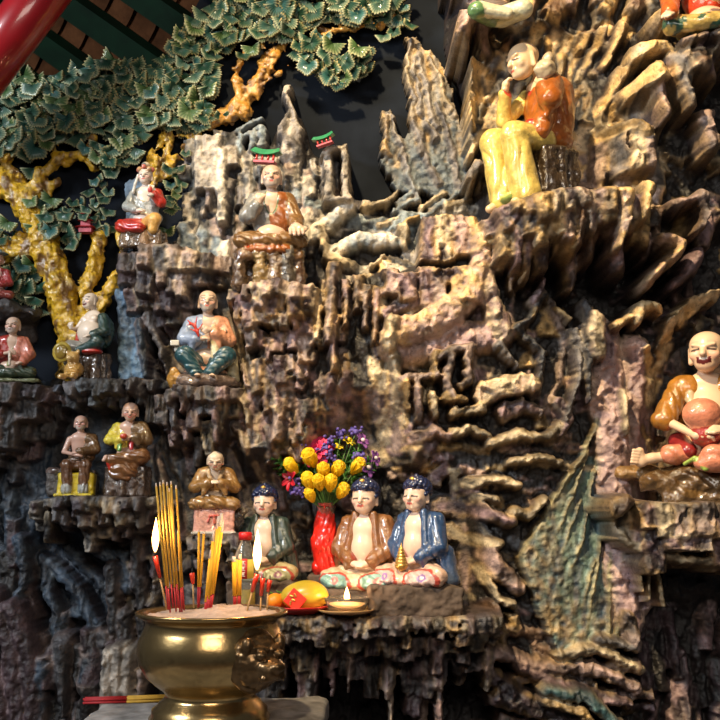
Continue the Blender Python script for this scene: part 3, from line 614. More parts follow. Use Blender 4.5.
def facets(cx, cz, seed, shear=0):
    qx = (X + shear * Z) / cx + .35 * NA; qz = Z / cz + .35 * NB; ix = np.floor(qx).astype(int); iz = np.floor(qz).astype(int)
    bd = np.full(X.shape, 9., np.float32); out = np.zeros_like(X)
    for a in (-1, 0, 1):
        for b in (-1, 0, 1):
            jx = ix + a; jz = iz + b; zz = np.zeros_like(jx)
            fx = jx + .5 + .42 * _hash(jx, jz, zz, seed) - qx; fz = jz + .5 + .42 * _hash(jx, jz, zz, seed + 1) - qz
            d = fx * fx + fz * fz; m = d < bd; bd = np.where(m, d, bd)
            v = _hash(jx, jz, zz, seed + 2) * .6 + fx * _hash(jx, jz, zz, seed + 3) * 1.3 + fz * _hash(jx, jz, zz, seed + 4) * 1.3
            out = np.where(m, v, out)
    return out
FA = facets(.024, .040, 31); FB = facets(.010, .015, 57, .3)
smoothz = np.isin(ID, (2, 3, 4, 21, 22, 5)) * .6 + (ID == 1) * .35
soft = np.where(H > .01, .12 + .28 * np.clip((PX0 - 450) / 60, 0, 1) * np.clip((330 - PY0) / 40, 0, 1), 0) * (1 - smoothz)
Hb = blur(H, 4, 2); H = np.where(H > .01, H * (1 - soft) + Hb * soft, H)
NV2 = fb2(.0055, .08, 45, 3); lf = np.clip((330 - PX0) / 160, 0, 1); vert = np.isin(ID, (10, 12, 13, 14, 15, 17)) * .8 + .45 * lf * (ID == 0) + .25
H = np.where(H > .01, H + vert * (1 - smoothz) * (.0055 * NV2 - .005 * np.abs(NV2)), H)
H = np.where(H > .01, H + .003 * NC + .004 * NA + (1 - smoothz) * (1 - .55 * lf) * (.0085 * FA + .002 * FB), H)
pf = (1 + .30 * (1 - smoothz) * FA + .25 * FB)[..., None]
COL = np.clip(COL * np.clip(pf, .35, 1.7), 0, 1)
gxx, gzz = np.gradient(blur(H, 1, 1), GS); sl_ = np.clip((np.hypot(gxx, gzz) - 1.6) / 3, 0, 1) * np.clip(.75 + NC * 1.2, 0, 1)      # steep sides and steps of the flakes go darker, broken up by noise
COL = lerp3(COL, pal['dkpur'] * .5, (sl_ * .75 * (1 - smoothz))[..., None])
keepled = np.isin(ID, list(range(10, 21)))
Hl = H.copy()
clampers([(118, 160, 172, 239, .04), (235, 160, 310, 276, .09), (58, 290, 116, 374, .03), (172, 284, 240, 382, .075), (-80, 300, 46, 379, .06), (50, 396, 156, 494, .06), (183, 444, 246, 532, .08),
          (224, 480, 306, 612, .055), (306, 430, 404, 612, .08), (368, 470, 468, 612, .13), (478, 38, 588, 184, .17), (655, 325, 820, 498, .15), (455, -80, 530, 12, .2), (668, -90, 760, 20, .25)])
H = np.where(keepled & (PY0 > 0), Hl, H)
fill([(476, 36), (600, 30), (610, 184), (474, 186)], (15, 17), (20, 40), (8, 15), (-35, -5), (.0, .05), ['dark', 'ochre', 'dark', 'brown', 'grey', 'cream', 'dark'], ('ochre', 'cream'), href=.15, lift=.015, ea=(.5, 1), taper=(.3, .9))
fill([(650, 325), (800, 325), (800, 498), (655, 498)], (18, 20), (26, 46), (10, 18), (-30, 5), (-.02, .02), ['dark', 'dkpur', 'brown', 'dark'], ('ochre', 'pur'), href=.14, ea=(.2, .7))
fill([(235, 190), (310, 170), (310, 275), (235, 275)], (13, 15), (14, 30), (8, 14), (-8, 8), (-.02, .01), ['stone', 'grey', 'ltblue', 'slate'], ('white', 'grey'), id_=1, href=.07, lift=.01)
H = blur(H, 1, 1)
for k in range(3): COL[..., k] = blur(COL[..., k], 1, 1)
M_rock = mat_vcol('painted_rock', rough=.58, coat=.12, bump=.8, bscale=80, var=.5, vscale=22, speck=.6, speckcol=(.035, .022, .02), bdist=.006, coatr=.3)
keep = H > .008
def relief(id_, name, label, cat, kind=None):
    m = (ID == id_) & keep
    f = m[:-1, :-1] & keep[1:, :-1] & keep[:-1, 1:] & keep[1:, 1:]
    I, J = np.nonzero(f)
    if not len(I): print('EMPTY', id_, name); return
    a = I * NZ + J; Q = np.stack([a, a + NZ, a + NZ + 1, a + 1], 1)
    used, inv = np.unique(Q, return_inverse=True); Q = inv.reshape(Q.shape)
    V = np.stack([X.ravel()[used], -H.ravel()[used], Z.ravel()[used]], 1)
    if id_ == 0: V[used % NZ == 0, 2] = 0      # the cliff runs on down to the floor
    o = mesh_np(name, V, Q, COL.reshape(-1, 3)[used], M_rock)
    tag(o, label, cat); 
    if kind: tag(o, kind=kind)
    return o
# a rim that turns the outer edge of the relief back to the wall
edge_n = keep & ~(np.roll(keep, 1, 0) & np.roll(keep, -1, 0) & np.roll(keep, 1, 1) & np.roll(keep, -1, 1))
for dx_ in (-1, 0, 1):
    for dz_ in (-1, 0, 1):
        pass
H[edge_n] = 0.0005
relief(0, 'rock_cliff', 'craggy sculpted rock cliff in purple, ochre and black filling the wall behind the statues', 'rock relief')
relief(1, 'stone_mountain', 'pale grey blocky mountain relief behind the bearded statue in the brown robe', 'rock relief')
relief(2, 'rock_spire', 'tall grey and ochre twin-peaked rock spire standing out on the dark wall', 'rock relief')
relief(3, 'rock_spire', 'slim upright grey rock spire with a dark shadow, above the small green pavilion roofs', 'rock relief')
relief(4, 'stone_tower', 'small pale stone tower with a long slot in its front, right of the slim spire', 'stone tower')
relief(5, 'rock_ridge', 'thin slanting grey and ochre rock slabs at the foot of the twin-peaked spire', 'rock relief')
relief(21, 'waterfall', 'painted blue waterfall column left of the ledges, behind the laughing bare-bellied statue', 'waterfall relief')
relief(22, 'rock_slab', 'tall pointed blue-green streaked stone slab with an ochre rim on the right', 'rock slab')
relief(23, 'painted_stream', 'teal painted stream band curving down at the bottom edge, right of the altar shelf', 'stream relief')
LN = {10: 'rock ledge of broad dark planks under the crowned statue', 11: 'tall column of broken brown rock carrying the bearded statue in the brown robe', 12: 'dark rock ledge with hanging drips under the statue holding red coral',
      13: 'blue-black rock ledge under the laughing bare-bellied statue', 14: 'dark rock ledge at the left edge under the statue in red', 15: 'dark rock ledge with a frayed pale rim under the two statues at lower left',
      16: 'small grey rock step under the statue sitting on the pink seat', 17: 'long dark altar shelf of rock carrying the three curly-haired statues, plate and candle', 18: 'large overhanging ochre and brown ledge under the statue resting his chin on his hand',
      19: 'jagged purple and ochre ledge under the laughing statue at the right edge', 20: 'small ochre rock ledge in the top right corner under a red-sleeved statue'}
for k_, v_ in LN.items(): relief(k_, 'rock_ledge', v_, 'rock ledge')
# ------------------------------------------------------------------ wall
M_wall = mat_plain('dark_plaster', (.010, .013, .019), .85, spec=.08, bump=.6, bscale=22, var=.5, vscale=7)
def slab(name, poly, y0, y1, mat):
    n = len(poly); V = [(x, y0, z) for x, z in poly] + [(x, y1, z) for x, z in poly]
    Fc = [tuple(range(n)), tuple(range(2 * n - 1, n - 1, -1))] + [(i, i + n, (i + 1) % n + n, (i + 1) % n) for i in range(n)]
    return mesh_py(name, V, Fc, mat)
pt = lambda a, b: (float(P(a, b, 0)[0]), float(P(a, b, 0)[2]))
w_ = slab('wall_back', [(-1.6, 0), (1.6, 0), (1.6, 3.3), pt(250, -150), pt(205, -10), pt(150, 88), (-1.6, pt(0, 92)[1])], 0, .12, M_wall); tag(w_, kind='structure')
w_ = mesh_py('floor', [(-2.5, -4.2, 0), (2.5, -4.2, 0), (2.5, .12, 0), (-2.5, .12, 0)], [(0, 1, 2, 3)], mat_plain('floor_tile', (.16, .12, .10), .4, var=.3)); tag(w_, kind='structure')
# ------------------------------------------------------------------ the sculpted trees
M_bark = mat_vcol('yellow_glazed_bark', rough=.35, coat=.7, bump=1, bscale=55, var=.35, vscale=45, speck=.75, speckcol=(.07, .03, .012), bdist=.006)
M_leaf = mat_vcol('green_glazed_leaf', rough=.55, coat=.12, spec=.3, bump=.3, bscale=120, var=.35, vscale=60)
def strokes(paths, Y, col):
    pr = []
    for pts, w0, w1, dy in paths:
        n = len(pts) - 1
        for i in range(n):
            a = P(*pts[i], Y + dy); b = P(*pts[i + 1], Y + dy); s = S(Y)
            pr.append(K(a, b, (w0 + (w1 - w0) * i / n) * s / 2, (w0 + (w1 - w0) * (i + 1) / n) * s / 2, col, k=.012))
    return pr
def bark_paint(V, col, who):
    n = fbm3((V * [60, 60, 18]).astype(np.float32), 3, 3)[:, None]; n2 = fbm3((V * 70).astype(np.float32), 9, 2)[:, None]
    c = lerp3(col, np.array([.16, .075, .02]), np.clip(n * 3 + .05, 0, .95)); return lerp3(c, np.array([.62, .48, .20]), np.clip(n2 * 2 - .6, 0, .4))
def tree_root(name, px, py, label): return empty(name, P(px, py, -.03), 0, label, 'tree relief')
def branch(name, paths, Y, col, root, h=.0032):
    pr = strokes(paths, Y, col); o = P(0, 0, 0) * 0 + np.array(root.location)
    for q in pr: q['a'] = q['a'] - o; q['b'] = q['b'] - o
    return sculpt(name, pr, h, M_bark, root, noise=(55, .016, 4), paint=bark_paint)
YEL = (.58, .34, .015); AMB = (.44, .21, .03)
t1 = tree_root('pine_tree', 70, 372, 'yellow-trunked tree relief with green scalloped foliage on the left side')
branch('trunk', [([(-14, 182), (10, 185), (28, 205), (44, 240), (60, 290), (74, 345), (76, 372)], 26, 30, 0), ([(-14, 262), (20, 246), (46, 252)], 18, 26, 0), ([(126, 262), (102, 300), (84, 335), (76, 352)], 12, 18, -.01),
                 ([(100, 236), (90, 280), (80, 335)], 14, 16, 0), ([(-14, 135), (6, 158), (16, 185), (24, 205)], 9, 13, 0), ([(28, 205), (40, 175), (62, 158), (84, 155), (93, 168)], 15, 7, -.01), ([(60, 158), (52, 146), (44, 142)], 7, 4, -.01),
                 ([(84, 155), (94, 140), (90, 132)], 9, 4, -.01), ([(44, 192), (58, 182)], 12, 5, 0), ([(76, 372), (60, 378)], 18, 8, 0), ([(76, 372), (92, 378)], 18, 8, 0), ([(126, 262), (122, 236), (128, 224), (112, 220)], 8, 3, -.01)], -.03, YEL, t1)
t2 = tree_root('pine_tree', 212, 122, 'amber-trunked tree relief leaning up to the right above the pale mountain')
branch('trunk', [([(208, 122), (236, 108), (258, 84), (274, 56), (292, 34)], 14, 8, 0), ([(212, 120), (246, 112)], 15, 17, 0), ([(240, 104), (236, 76), (246, 48)], 9, 4, -.01), ([(256, 94), (262, 62), (262, 40)], 8, 3, 0), ([(262, 84), (290, 64)], 6, 3, -.01),
                 ([(256, 84), (258, 100)], 5, 2, -.01), ([(326, 32), (352, 28), (380, 26), (392, 16), (404, 6)], 6, 2, -.015), ([(292, 34), (312, 28), (330, 31)], 7, 6, 0), ([(325, 14), (340, 24)], 5, 4, -.01)], -.035, AMB, t2, .003)
t3 = tree_root('pine_sapling', 150, 186, 'small bright yellow bent branch relief just right of the crowned statue')
branch('trunk', [([(150, 186), (160, 172), (176, 158), (196, 136)], 8, 4, 0), ([(150, 160), (158, 146), (166, 130)], 6, 4, 0), ([(150, 164), (166, 160), (172, 136)], 7, 4, 0), ([(162, 136), (182, 136), (200, 134)], 6, 4, -.005), ([(154, 184), (158, 168), (156, 150)], 5, 3, -.01), ([(160, 176), (172, 174)], 5, 3, 0)], -.03, (.60, .36, .03), t3, .0026)
# scallop shaped leaf clusters: a closed fluted shell, green inside with a pale rim
def leaf_mesh(seed, seg=26, span=250):
    r_ = random.Random(seed); n1 = seg * 2 + 1; rings = [.06, .3, .55, .78, .95, 1.0]; V = []; Cc = []; Fc = []
    cup = r_.uniform(.12, .3); ell = r_.uniform(.75, 1.0)
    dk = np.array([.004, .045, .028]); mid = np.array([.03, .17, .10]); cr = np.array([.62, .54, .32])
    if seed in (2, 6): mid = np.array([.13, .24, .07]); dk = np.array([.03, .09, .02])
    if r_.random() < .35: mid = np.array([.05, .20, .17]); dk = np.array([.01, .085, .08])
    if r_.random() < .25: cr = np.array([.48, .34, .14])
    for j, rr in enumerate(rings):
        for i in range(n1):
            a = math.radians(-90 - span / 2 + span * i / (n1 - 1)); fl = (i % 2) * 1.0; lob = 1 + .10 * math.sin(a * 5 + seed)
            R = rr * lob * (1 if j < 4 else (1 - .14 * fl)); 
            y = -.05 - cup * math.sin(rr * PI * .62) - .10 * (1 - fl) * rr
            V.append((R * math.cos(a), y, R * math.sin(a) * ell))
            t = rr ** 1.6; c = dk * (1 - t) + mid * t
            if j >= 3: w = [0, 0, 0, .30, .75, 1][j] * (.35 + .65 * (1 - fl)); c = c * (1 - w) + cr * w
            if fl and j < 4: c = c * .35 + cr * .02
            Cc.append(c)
    for j in range(5):
        for i in range(n1 - 1): Fc.append((j * n1 + i, j * n1 + i + 1, (j + 1) * n1 + i + 1, (j + 1) * n1 + i))
    b0 = len(V)
    for i in range(n1):                                            # the back of the shell
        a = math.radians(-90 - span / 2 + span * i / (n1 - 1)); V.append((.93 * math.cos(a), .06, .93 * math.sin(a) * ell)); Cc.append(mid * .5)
    for i in range(n1 - 1): Fc.append((5 * n1 + i, 5 * n1 + i + 1, b0 + i + 1, b0 + i))
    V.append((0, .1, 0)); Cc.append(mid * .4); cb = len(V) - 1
    for i in range(n1 - 1): Fc.append((b0 + i, b0 + i + 1, cb))
    for i in range(n1 - 1): Fc.append((i + 1, i, cb))
    for j in range(5): Fc.append((j * n1, (j + 1) * n1, cb)); Fc.append(((j + 1) * n1 + n1 - 1, j * n1 + n1 - 1, cb))
    Fc.append((5 * n1, b0, cb)); Fc.append((b0 + n1 - 1, 5 * n1 + n1 - 1, cb))
    return V, Fc, Cc
LEAVES = []
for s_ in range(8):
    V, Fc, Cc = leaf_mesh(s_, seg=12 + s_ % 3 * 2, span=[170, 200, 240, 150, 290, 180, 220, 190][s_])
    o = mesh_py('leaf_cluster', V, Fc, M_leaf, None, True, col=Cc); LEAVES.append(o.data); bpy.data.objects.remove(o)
LR = random.Random(3)
def scatter(polys, step, size, dang=0):
    out = []
    for poly in polys:
        xs = [a for a, b in poly]; ys = [b for a, b in poly]; y = min(ys); row = 0
        while y < max(ys):
            x = min(xs) + (row % 2) * step / 2; row += 1
            while x < max(xs):
                qx = x + LR.uniform(-.3, .3) * step; qy = y + LR.uniform(-.3, .3) * step
                if in_poly(poly, np.array([qx]), np.array([qy]))[0]: out.append((qx, qy, LR.uniform(*size), LR.uniform(-45, 45) + dang))
                x += step
            y += step * .72
    return out
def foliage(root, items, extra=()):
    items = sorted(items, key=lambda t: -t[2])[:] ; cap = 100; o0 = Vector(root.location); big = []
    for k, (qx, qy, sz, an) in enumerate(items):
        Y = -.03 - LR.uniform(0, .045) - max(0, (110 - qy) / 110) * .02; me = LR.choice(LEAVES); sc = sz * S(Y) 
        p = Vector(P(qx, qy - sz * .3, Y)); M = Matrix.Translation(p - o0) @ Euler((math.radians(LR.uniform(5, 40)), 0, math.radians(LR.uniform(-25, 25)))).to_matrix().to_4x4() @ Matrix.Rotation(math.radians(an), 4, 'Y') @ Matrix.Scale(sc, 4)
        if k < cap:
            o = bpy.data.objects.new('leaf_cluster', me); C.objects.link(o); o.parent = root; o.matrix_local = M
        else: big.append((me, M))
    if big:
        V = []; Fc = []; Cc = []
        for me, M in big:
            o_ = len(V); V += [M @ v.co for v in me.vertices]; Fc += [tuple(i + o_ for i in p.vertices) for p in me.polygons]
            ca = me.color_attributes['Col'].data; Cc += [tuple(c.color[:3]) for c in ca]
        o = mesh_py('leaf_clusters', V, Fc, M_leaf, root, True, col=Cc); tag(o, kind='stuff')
A1 = [(-20, 84), (36, 72), (60, 78), (100, 58), (142, 64), (150, 95), (140, 120), (110, 130), (70, 140), (40, 152), (-20, 165)]
A2 = [(26, 196), (50, 200), (76, 220), (84, 246), (50, 248), (30, 230)]
A3 = [(84, 150), (112, 140), (118, 175), (104, 176)]; A4 = [(8, 262), (34, 268), (42, 300), (44, 318), (28, 318), (8, 290)]; A5 = [(60, 205), (110, 170), (112, 245), (90, 225), (70, 215)]; A6 = [(-16, 218), (14, 222), (14, 244), (-16, 242)]
foliage(t1, scatter([A1], 10, (9, 14)) + scatter([A2, A4], 11, (9, 13)) + scatter([A3, A6], 10, (8, 11)) + scatter([A5], 11, (5, 9)) + [(14, 127, 15, 0), (33, 172, 12, 0)])
B1 = [(108, 124), (112, 95), (150, 66), (172, 40), (200, 16), (228, -14), (330, -40), (400, -20), (412, 8), (398, 22), (340, 22), (306, 34), (268, 40), (240, 40), (218, 60), (214, 94), (206, 132), (180, 134), (150, 132), (134, 160), (112, 172)]
B2 = [(292, 40), (318, 32), (340, 48), (368, 50), (366, 70), (345, 84), (330, 90), (318, 76), (296, 70)]; B3 = [(252, 36), (262, 36), (258, 60)]
foliage(t2, scatter([B1], 10.5, (9, 15)) + scatter([B2], 10, (9, 13)) + [(410, 26, 9, 20), (384, 38, 9, 0), (394, 34, 8, 0), (350, 14, 12, 0), (366, 20, 8, 0), (252, 50, 11, 0), (243, 56, 9, 0), (222, 118, 9, 0), (205, 118, 12, 0), (208, 92, 12, 0)])
foliage(t3, scatter([[(168, 168), (182, 165), (184, 195), (176, 225), (166, 215)]], 9, (6, 9)) + [(150, 120, 10, 0), (163, 122, 9, 0), (186, 155, 6, 0), (172, 186, 9, 0), (168, 232, 9, 0)])
# ------------------------------------------------------------------ roof in the corner
M_green = mat_plain('dark_green_paint', (.001, .010, .004), .7, spec=.1, var=.3, vscale=20); M_tile = mat_vcol('clay_roof_tile', rough=.9, spec=.05, bump=.4, bscale=60, var=.4, vscale=18)
O = Vector(P(112, 34, .16)); e1 = Vector((.81, 0, -.586)); e2 = Vector((.47, -.55, .65)).normalized(); e2 = (e2 - e1 * e2.dot(e1)).normalized(); nn = e1.cross(e2); nn = nn if nn.y < 0 else -nn
pl = lambda u, v, w: O + e1 * u + e2 * v + nn * w
SP = .145; V = []; Fc = []; Cc = []
for g in range(-4, 4):
    for t in range(-9, 5):
        u0 = t * .082 + g * .03; v0 = (g + .5) * SP; seg = 6; o_ = len(V); tone = .7 + .5 * RNG.random(); 
        for uu, dw in ((u0, .0), (u0 + .098, .014)):
            for k in range(seg + 1):
                s_ = k / seg * 2 - 1; V.append(pl(uu, v0 + s_ * SP * .55, -.02 - .03 * (1 - s_ * s_) + dw)); Cc.append(np.array([.055, .022, .009]) * tone)
            for k in range(seg + 1):
                s_ = k / seg * 2 - 1; V.append(pl(uu, v0 + s_ * SP * .55, -.032 - .03 * (1 - s_ * s_) + dw)); Cc.append(np.array([.10, .045, .018]) * tone)
        n1 = seg + 1
        for k in range(seg):
            Fc += [(o_ + k, o_ + k + 1, o_ + 2 * n1 + k + 1, o_ + 2 * n1 + k), (o_ + n1 + k, o_ + 3 * n1 + k, o_ + 3 * n1 + k + 1, o_ + n1 + k + 1), (o_ + 2 * n1 + k, o_ + 2 * n1 + k + 1, o_ + 3 * n1 + k + 1, o_ + 3 * n1 + k), (o_ + k, o_ + n1 + k, o_ + n1 + k + 1, o_ + k + 1)]
tag(mesh_py('ceiling', V, Fc, M_tile, None, False, col=Cc), kind='structure')
RL = {-1: 'dark green roof rafter in the deep shadow just right of the red pole', 0: 'dark green roof rafter running down to the foliage between two rows of clay tiles', 1: 'dark green roof rafter nearest the leaning tree, topmost in the photo',
      -2: 'dark green roof rafter behind the red pole', 2: 'dark green roof rafter cut off at the top edge of the photo'}
for g in (-2, -1, 0, 1, 2):
    Vv = [pl(u, g * SP + s_ * .034, w) for u in (-.75, .36) for s_, w in ((-1, -.03), (1, -.03), (1, .035), (-1, .035))]
    o = mesh_py('roof_rafter', Vv, [(0, 1, 2, 3), (7, 6, 5, 4), (0, 4, 5, 1), (1, 5, 6, 2), (2, 6, 7, 3), (3, 7, 4, 0)], M_green); tag(o, RL[g], 'rafter', 'rafters under the roof tiles')
o = tube('roof_pole', [P(-50, 118, -.25), P(16, 30, -.28), P(90, -70, -.31)], [.062, .062, .062], mat_plain('red_lacquer', (.30, .008, .012), .3, coat=.6, var=.2), n=28)
tag(o, 'thick glossy red lacquered round pole slanting across the top left corner', 'pole')
# ------------------------------------------------------------------ little pavilions of the mountain
M_gl = mat_plain('green_roof_glaze', (.03, .22, .10), .3, coat=.6, var=.3, vscale=60); M_rd = mat_plain('red_glaze', (.38, .02, .02), .35, coat=.4, var=.2, vscale=60); M_pk = mat_plain('pink_glaze', (.5, .09, .12), .4, var=.3, vscale=60)
def pavilion(px, py, w, Y, label, tilt):
    s = S(Y); w = w * s; r = empty('pavilion', P(px, py, Y), math.radians(-15), label, 'pavilion'); r.rotation_euler = (0, math.radians(tilt), math.radians(-15))
    V = []; Fc = []; n = 7
    for i in range(n):
        x = (i / (n - 1) * 2 - 1); up = .12 * x * x * w; V += [(x * w * .5, -.18 * w, up), (x * w * .42, 0, .22 * w + up * .6), (x * w * .5, .18 * w, up), (x * w * .5, 0, -.03 * w + up)]
    for i in range(n - 1):
        a = i * 4
        for k in range(4): Fc.append((a + k, a + (k + 1) % 4, a + 4 + (k + 1) % 4, a + 4 + k))
    Fc += [(3, 2, 1, 0), (n * 4 - 4, n * 4 - 3, n * 4 - 2, n * 4 - 1)]
    mesh_py('roof', V, Fc, M_gl, r)
    for x in (-.28, -.08, .12, .3): tube('pillar', [(x * w, -.08 * w, -.2 * w), (x * w, -.08 * w, .02 * w)], [.04 * w] * 2, M_rd, r, 8)
    bx = [(x * w * .36, y * w * .14, z * w) for z in (-.25, -.18) for x, y in ((-1, -1), (1, -1), (1, 1), (-1, 1))]
    mesh_py('base', bx, [(3, 2, 1, 0), (4, 5, 6, 7), (0, 1, 5, 4), (1, 2, 6, 5), (2, 3, 7, 6), (3, 0, 4, 7)], M_pk, r)
pavilion(266, 156, 32, -.12, 'tiny pavilion with a green roof and red posts above the head of the bearded statue', 8)
pavilion(324, 140, 24, -.15, 'tiny green-roofed pavilion on top of the pale stone tower', -14)
for i, (x, y, t) in enumerate([(88, 235, 'tiny pink-red pavilion among the leaves left of the crowned statue')]):
    r = empty('pavilion', P(x, y, -.03), 0, t, 'pavilion'); s = S(-.03)
    for k in range(3): 
        ww = (9 - 2 * k) * s; z0 = k * 7 * s
        bx = [(a * ww * .7, b * ww * .5 - .02, z0 + c * 5 * s) for c in (0, 1) for a, b in ((-1, -1), (1, -1), (1, 1), (-1, 1))]
        mesh_py('storey', bx, [(3, 2, 1, 0), (4, 5, 6, 7), (0, 1, 5, 4), (1, 2, 6, 5), (2, 3, 7, 6), (3, 0, 4, 7)], M_pk, r)
        bx = [(a * ww * (1.1 if c == 0 else .6), b * ww * (.8 if c == 0 else .4) - .02, z0 + (5 + c * 2) * s) for c in (0, 1) for a, b in ((-1, -1), (1, -1), (1, 1), (-1, 1))]
        mesh_py('roof', bx, [(3, 2, 1, 0), (4, 5, 6, 7), (0, 1, 5, 4), (1, 2, 6, 5), (2, 3, 7, 6), (3, 0, 4, 7)], M_rd, r)
# ------------------------------------------------------------------ glazed statues
M_glaze = mat_vcol('glazed_ceramic', rough=.28, coat=.9, bump=.4, bscale=16, var=.32, vscale=13, bdist=.01, coatr=.05)
M_glz2 = mat_vcol('dark_brown_glaze', rough=.25, coat=1, bump=.5, bscale=12, var=.5, vscale=10, bdist=.02, coatr=.05)
M_skin = mat_vcol('painted_skin', rough=.4, coat=.35, bump=.05, bscale=20, var=.05, vscale=6)
M_hair = mat_plain('blue_black_hair', (.012, .02, .07), .3, coat=.7, var=.3, vscale=30)
M_gold = mat_plain('gilt_paint', (.55, .33, .08), .3, metal=.6, coat=.4, var=.3, vscale=40)
M_block = mat_plain('rough_stone_block', (.085, .06, .045), .8, bump=1, bscale=60, var=.5, vscale=25)
SK = (.62, .43, .30); SKP = (.68, .52, .42); SKD = (.50, .32, .24)
def Rz(d): return np.array(Matrix.Rotation(math.radians(d), 3, 'Z'))
def Rx(d): return np.array(Matrix.Rotation(math.radians(d), 3, 'X'))
def Ry(d): return np.array(Matrix.Rotation(math.radians(d), 3, 'Y'))
def tf(pr, M, t, s=1):
    for q in pr:
        if q['t'] == 'k': q['a'] = M @ q['a'] * s + t; q['b'] = M @ q['b'] * s + t; q['ra'] *= s; q['rb'] *= s
        else:
            q['c'] = M @ q['c'] * s + t; q['R'] = M if q['R'] is None else M @ q['R']; q['r'] = q['r'] * s
            if 'rd' in q: q['rd'] *= s
        q['k'] *= s
    return pr
def head(skin, mouth='smile', chubby=0, jut=0, brow=1):
    return [q for q in [E((0, .01, .035), (.083, .098, .080), skin, k=.02), E((0, -.02, -.025), (.070 + chubby, .078, .082), skin, k=.03), E((0, -.055, -.078), (.040 + chubby, .036, .030), skin, k=.03),
            K((0, -.088, .022), (0, -.108, -.018), .009, .016, skin, k=.012), K((-.05, -.078, .034), (-.018, -.092, .026), .009, .008, skin, k=.012), K((.05, -.078, .034), (.018, -.092, .026), .009, .008, skin, k=.012),
            E((.045, -.066, -.022), (.026, .02, .024), skin, k=.02), E((-.045, -.066, -.022), (.026, .02, .024), skin, k=.02),
            K((-.020, -.090, -.050), (.020, -.090, -.050), .009, .009, skin, k=.01), K((-.015, -.086, -.064), (.015, -.086, -.064), .009, .009, skin, k=.01),
            K((.080, .012, .018), (.080, .008, -.055), .012, .013, skin, k=.012), K((-.080, .012, .018), (-.080, .008, -.055), .012, .013, skin, k=.012)] if brow or not (q['t'] == 'k' and abs(q['a'][2] - .034) < 1e-4)]
def face_paint(V, col, M, t, s, f):
    L = (V - t) @ M / s; x, y, z = np.abs(L[:, 0]), L[:, 1], L[:, 2]; fr = (y < -.03) & (z > -.12) & (z < .14) & (x < .1)
    def pt_(m, c, a=1): col[m & fr] = lerp3(col[m & fr], np.array(c), a)
    pt_(((x - .046) / .028) ** 2 + ((z + .024) / .024) ** 2 < 1, f.get('cheek', (.66, .28, .22)), .45)
    dr = f.get('old', 0)
    pt_((np.abs(x - .038) < .022) & (np.abs(z - (.005 if dr or f.get('mouth') else -.002) + .35 * (x - .038) * (.35 if dr else .5)) < .0065), (.03, .02, .02), .95)
    pt_((np.abs(x - .040) < .026) & (np.abs(z - .050 + .22 * np.abs(x - .036)) < .0055), f.get('brow', (.05, .035, .03)), .85)
    m_ = f.get('mouth', 'smile')
    if m_ == 'open': pt_((x < .034) & (np.abs(z + .060 - .35 * x) < .017), (.10, .01, .01), 1); pt_((x < .018) & (np.abs(z + .048 - .3 * x) < .004), (.6, .5, .45), 1)
    else: pt_((x < .022) & (np.abs(z + .056 - .25 * x) < .009), f.get('lip', (.50, .07, .05)), .9)
    if 'beard' in f: pt_((z < -.045 + .5 * np.maximum(0, x - .03)) & (z > -.12) & ~((x < .018) & (np.abs(z + .056) < .008)), f['beard'], .8)
    if 'stubble' in f: pt_((z > .055), f['stubble'], .35)
    return col
def hand(w, d, up, s=1, skin=SK, curl=.6):
    """a palm with four bent fingers and a thumb; w wrist point, d the way the fingers go, up the back of the hand"""
    w = np.array(w, float); d = np.array(d, float); d /= np.linalg.norm(d); up = np.array(up, float); up -= d * (up @ d); up /= np.linalg.norm(up); si = np.cross(d, up)
    pr = [K(w, w + d * .035 * s, .024 * s, .028 * s, skin, k=.015), K(w + d * .03 * s - si * .014 * s, w + d * .05 * s - si * .016 * s, .020 * s, .018 * s, skin, k=.01), K(w + d * .03 * s + si * .014 * s, w + d * .05 * s + si * .016 * s, .020 * s, .018 * s, skin, k=.01)]
    for i, (o, l) in enumerate(((-.030, .034), (-.011, .042), (.009, .045), (.028, .038))):
        a = w + d * .055 * s + si * o * s; b = a + (d * (1 - curl * .3) - up * curl * .4) * l * .6 * s; c = b + (d * (1 - curl) - up * curl) * l * .6 * s
        pr += [K(a, b, .0115 * s, .010 * s, skin, k=.004), K(b, c, .010 * s, .008 * s, skin, k=.004)]
    a = w + d * .015 * s - si * .025 * s; b = a + (d * .8 - si * .6) * .028 * s; pr += [K(a, b, .013 * s, .011 * s, skin, k=.008), K(b, b + (d * .95 + si * .1 - up * .2) * .024 * s, .011 * s, .009 * s, skin, k=.004)]
    return pr
def mirror(p): return (-p[0], p[1], p[2])
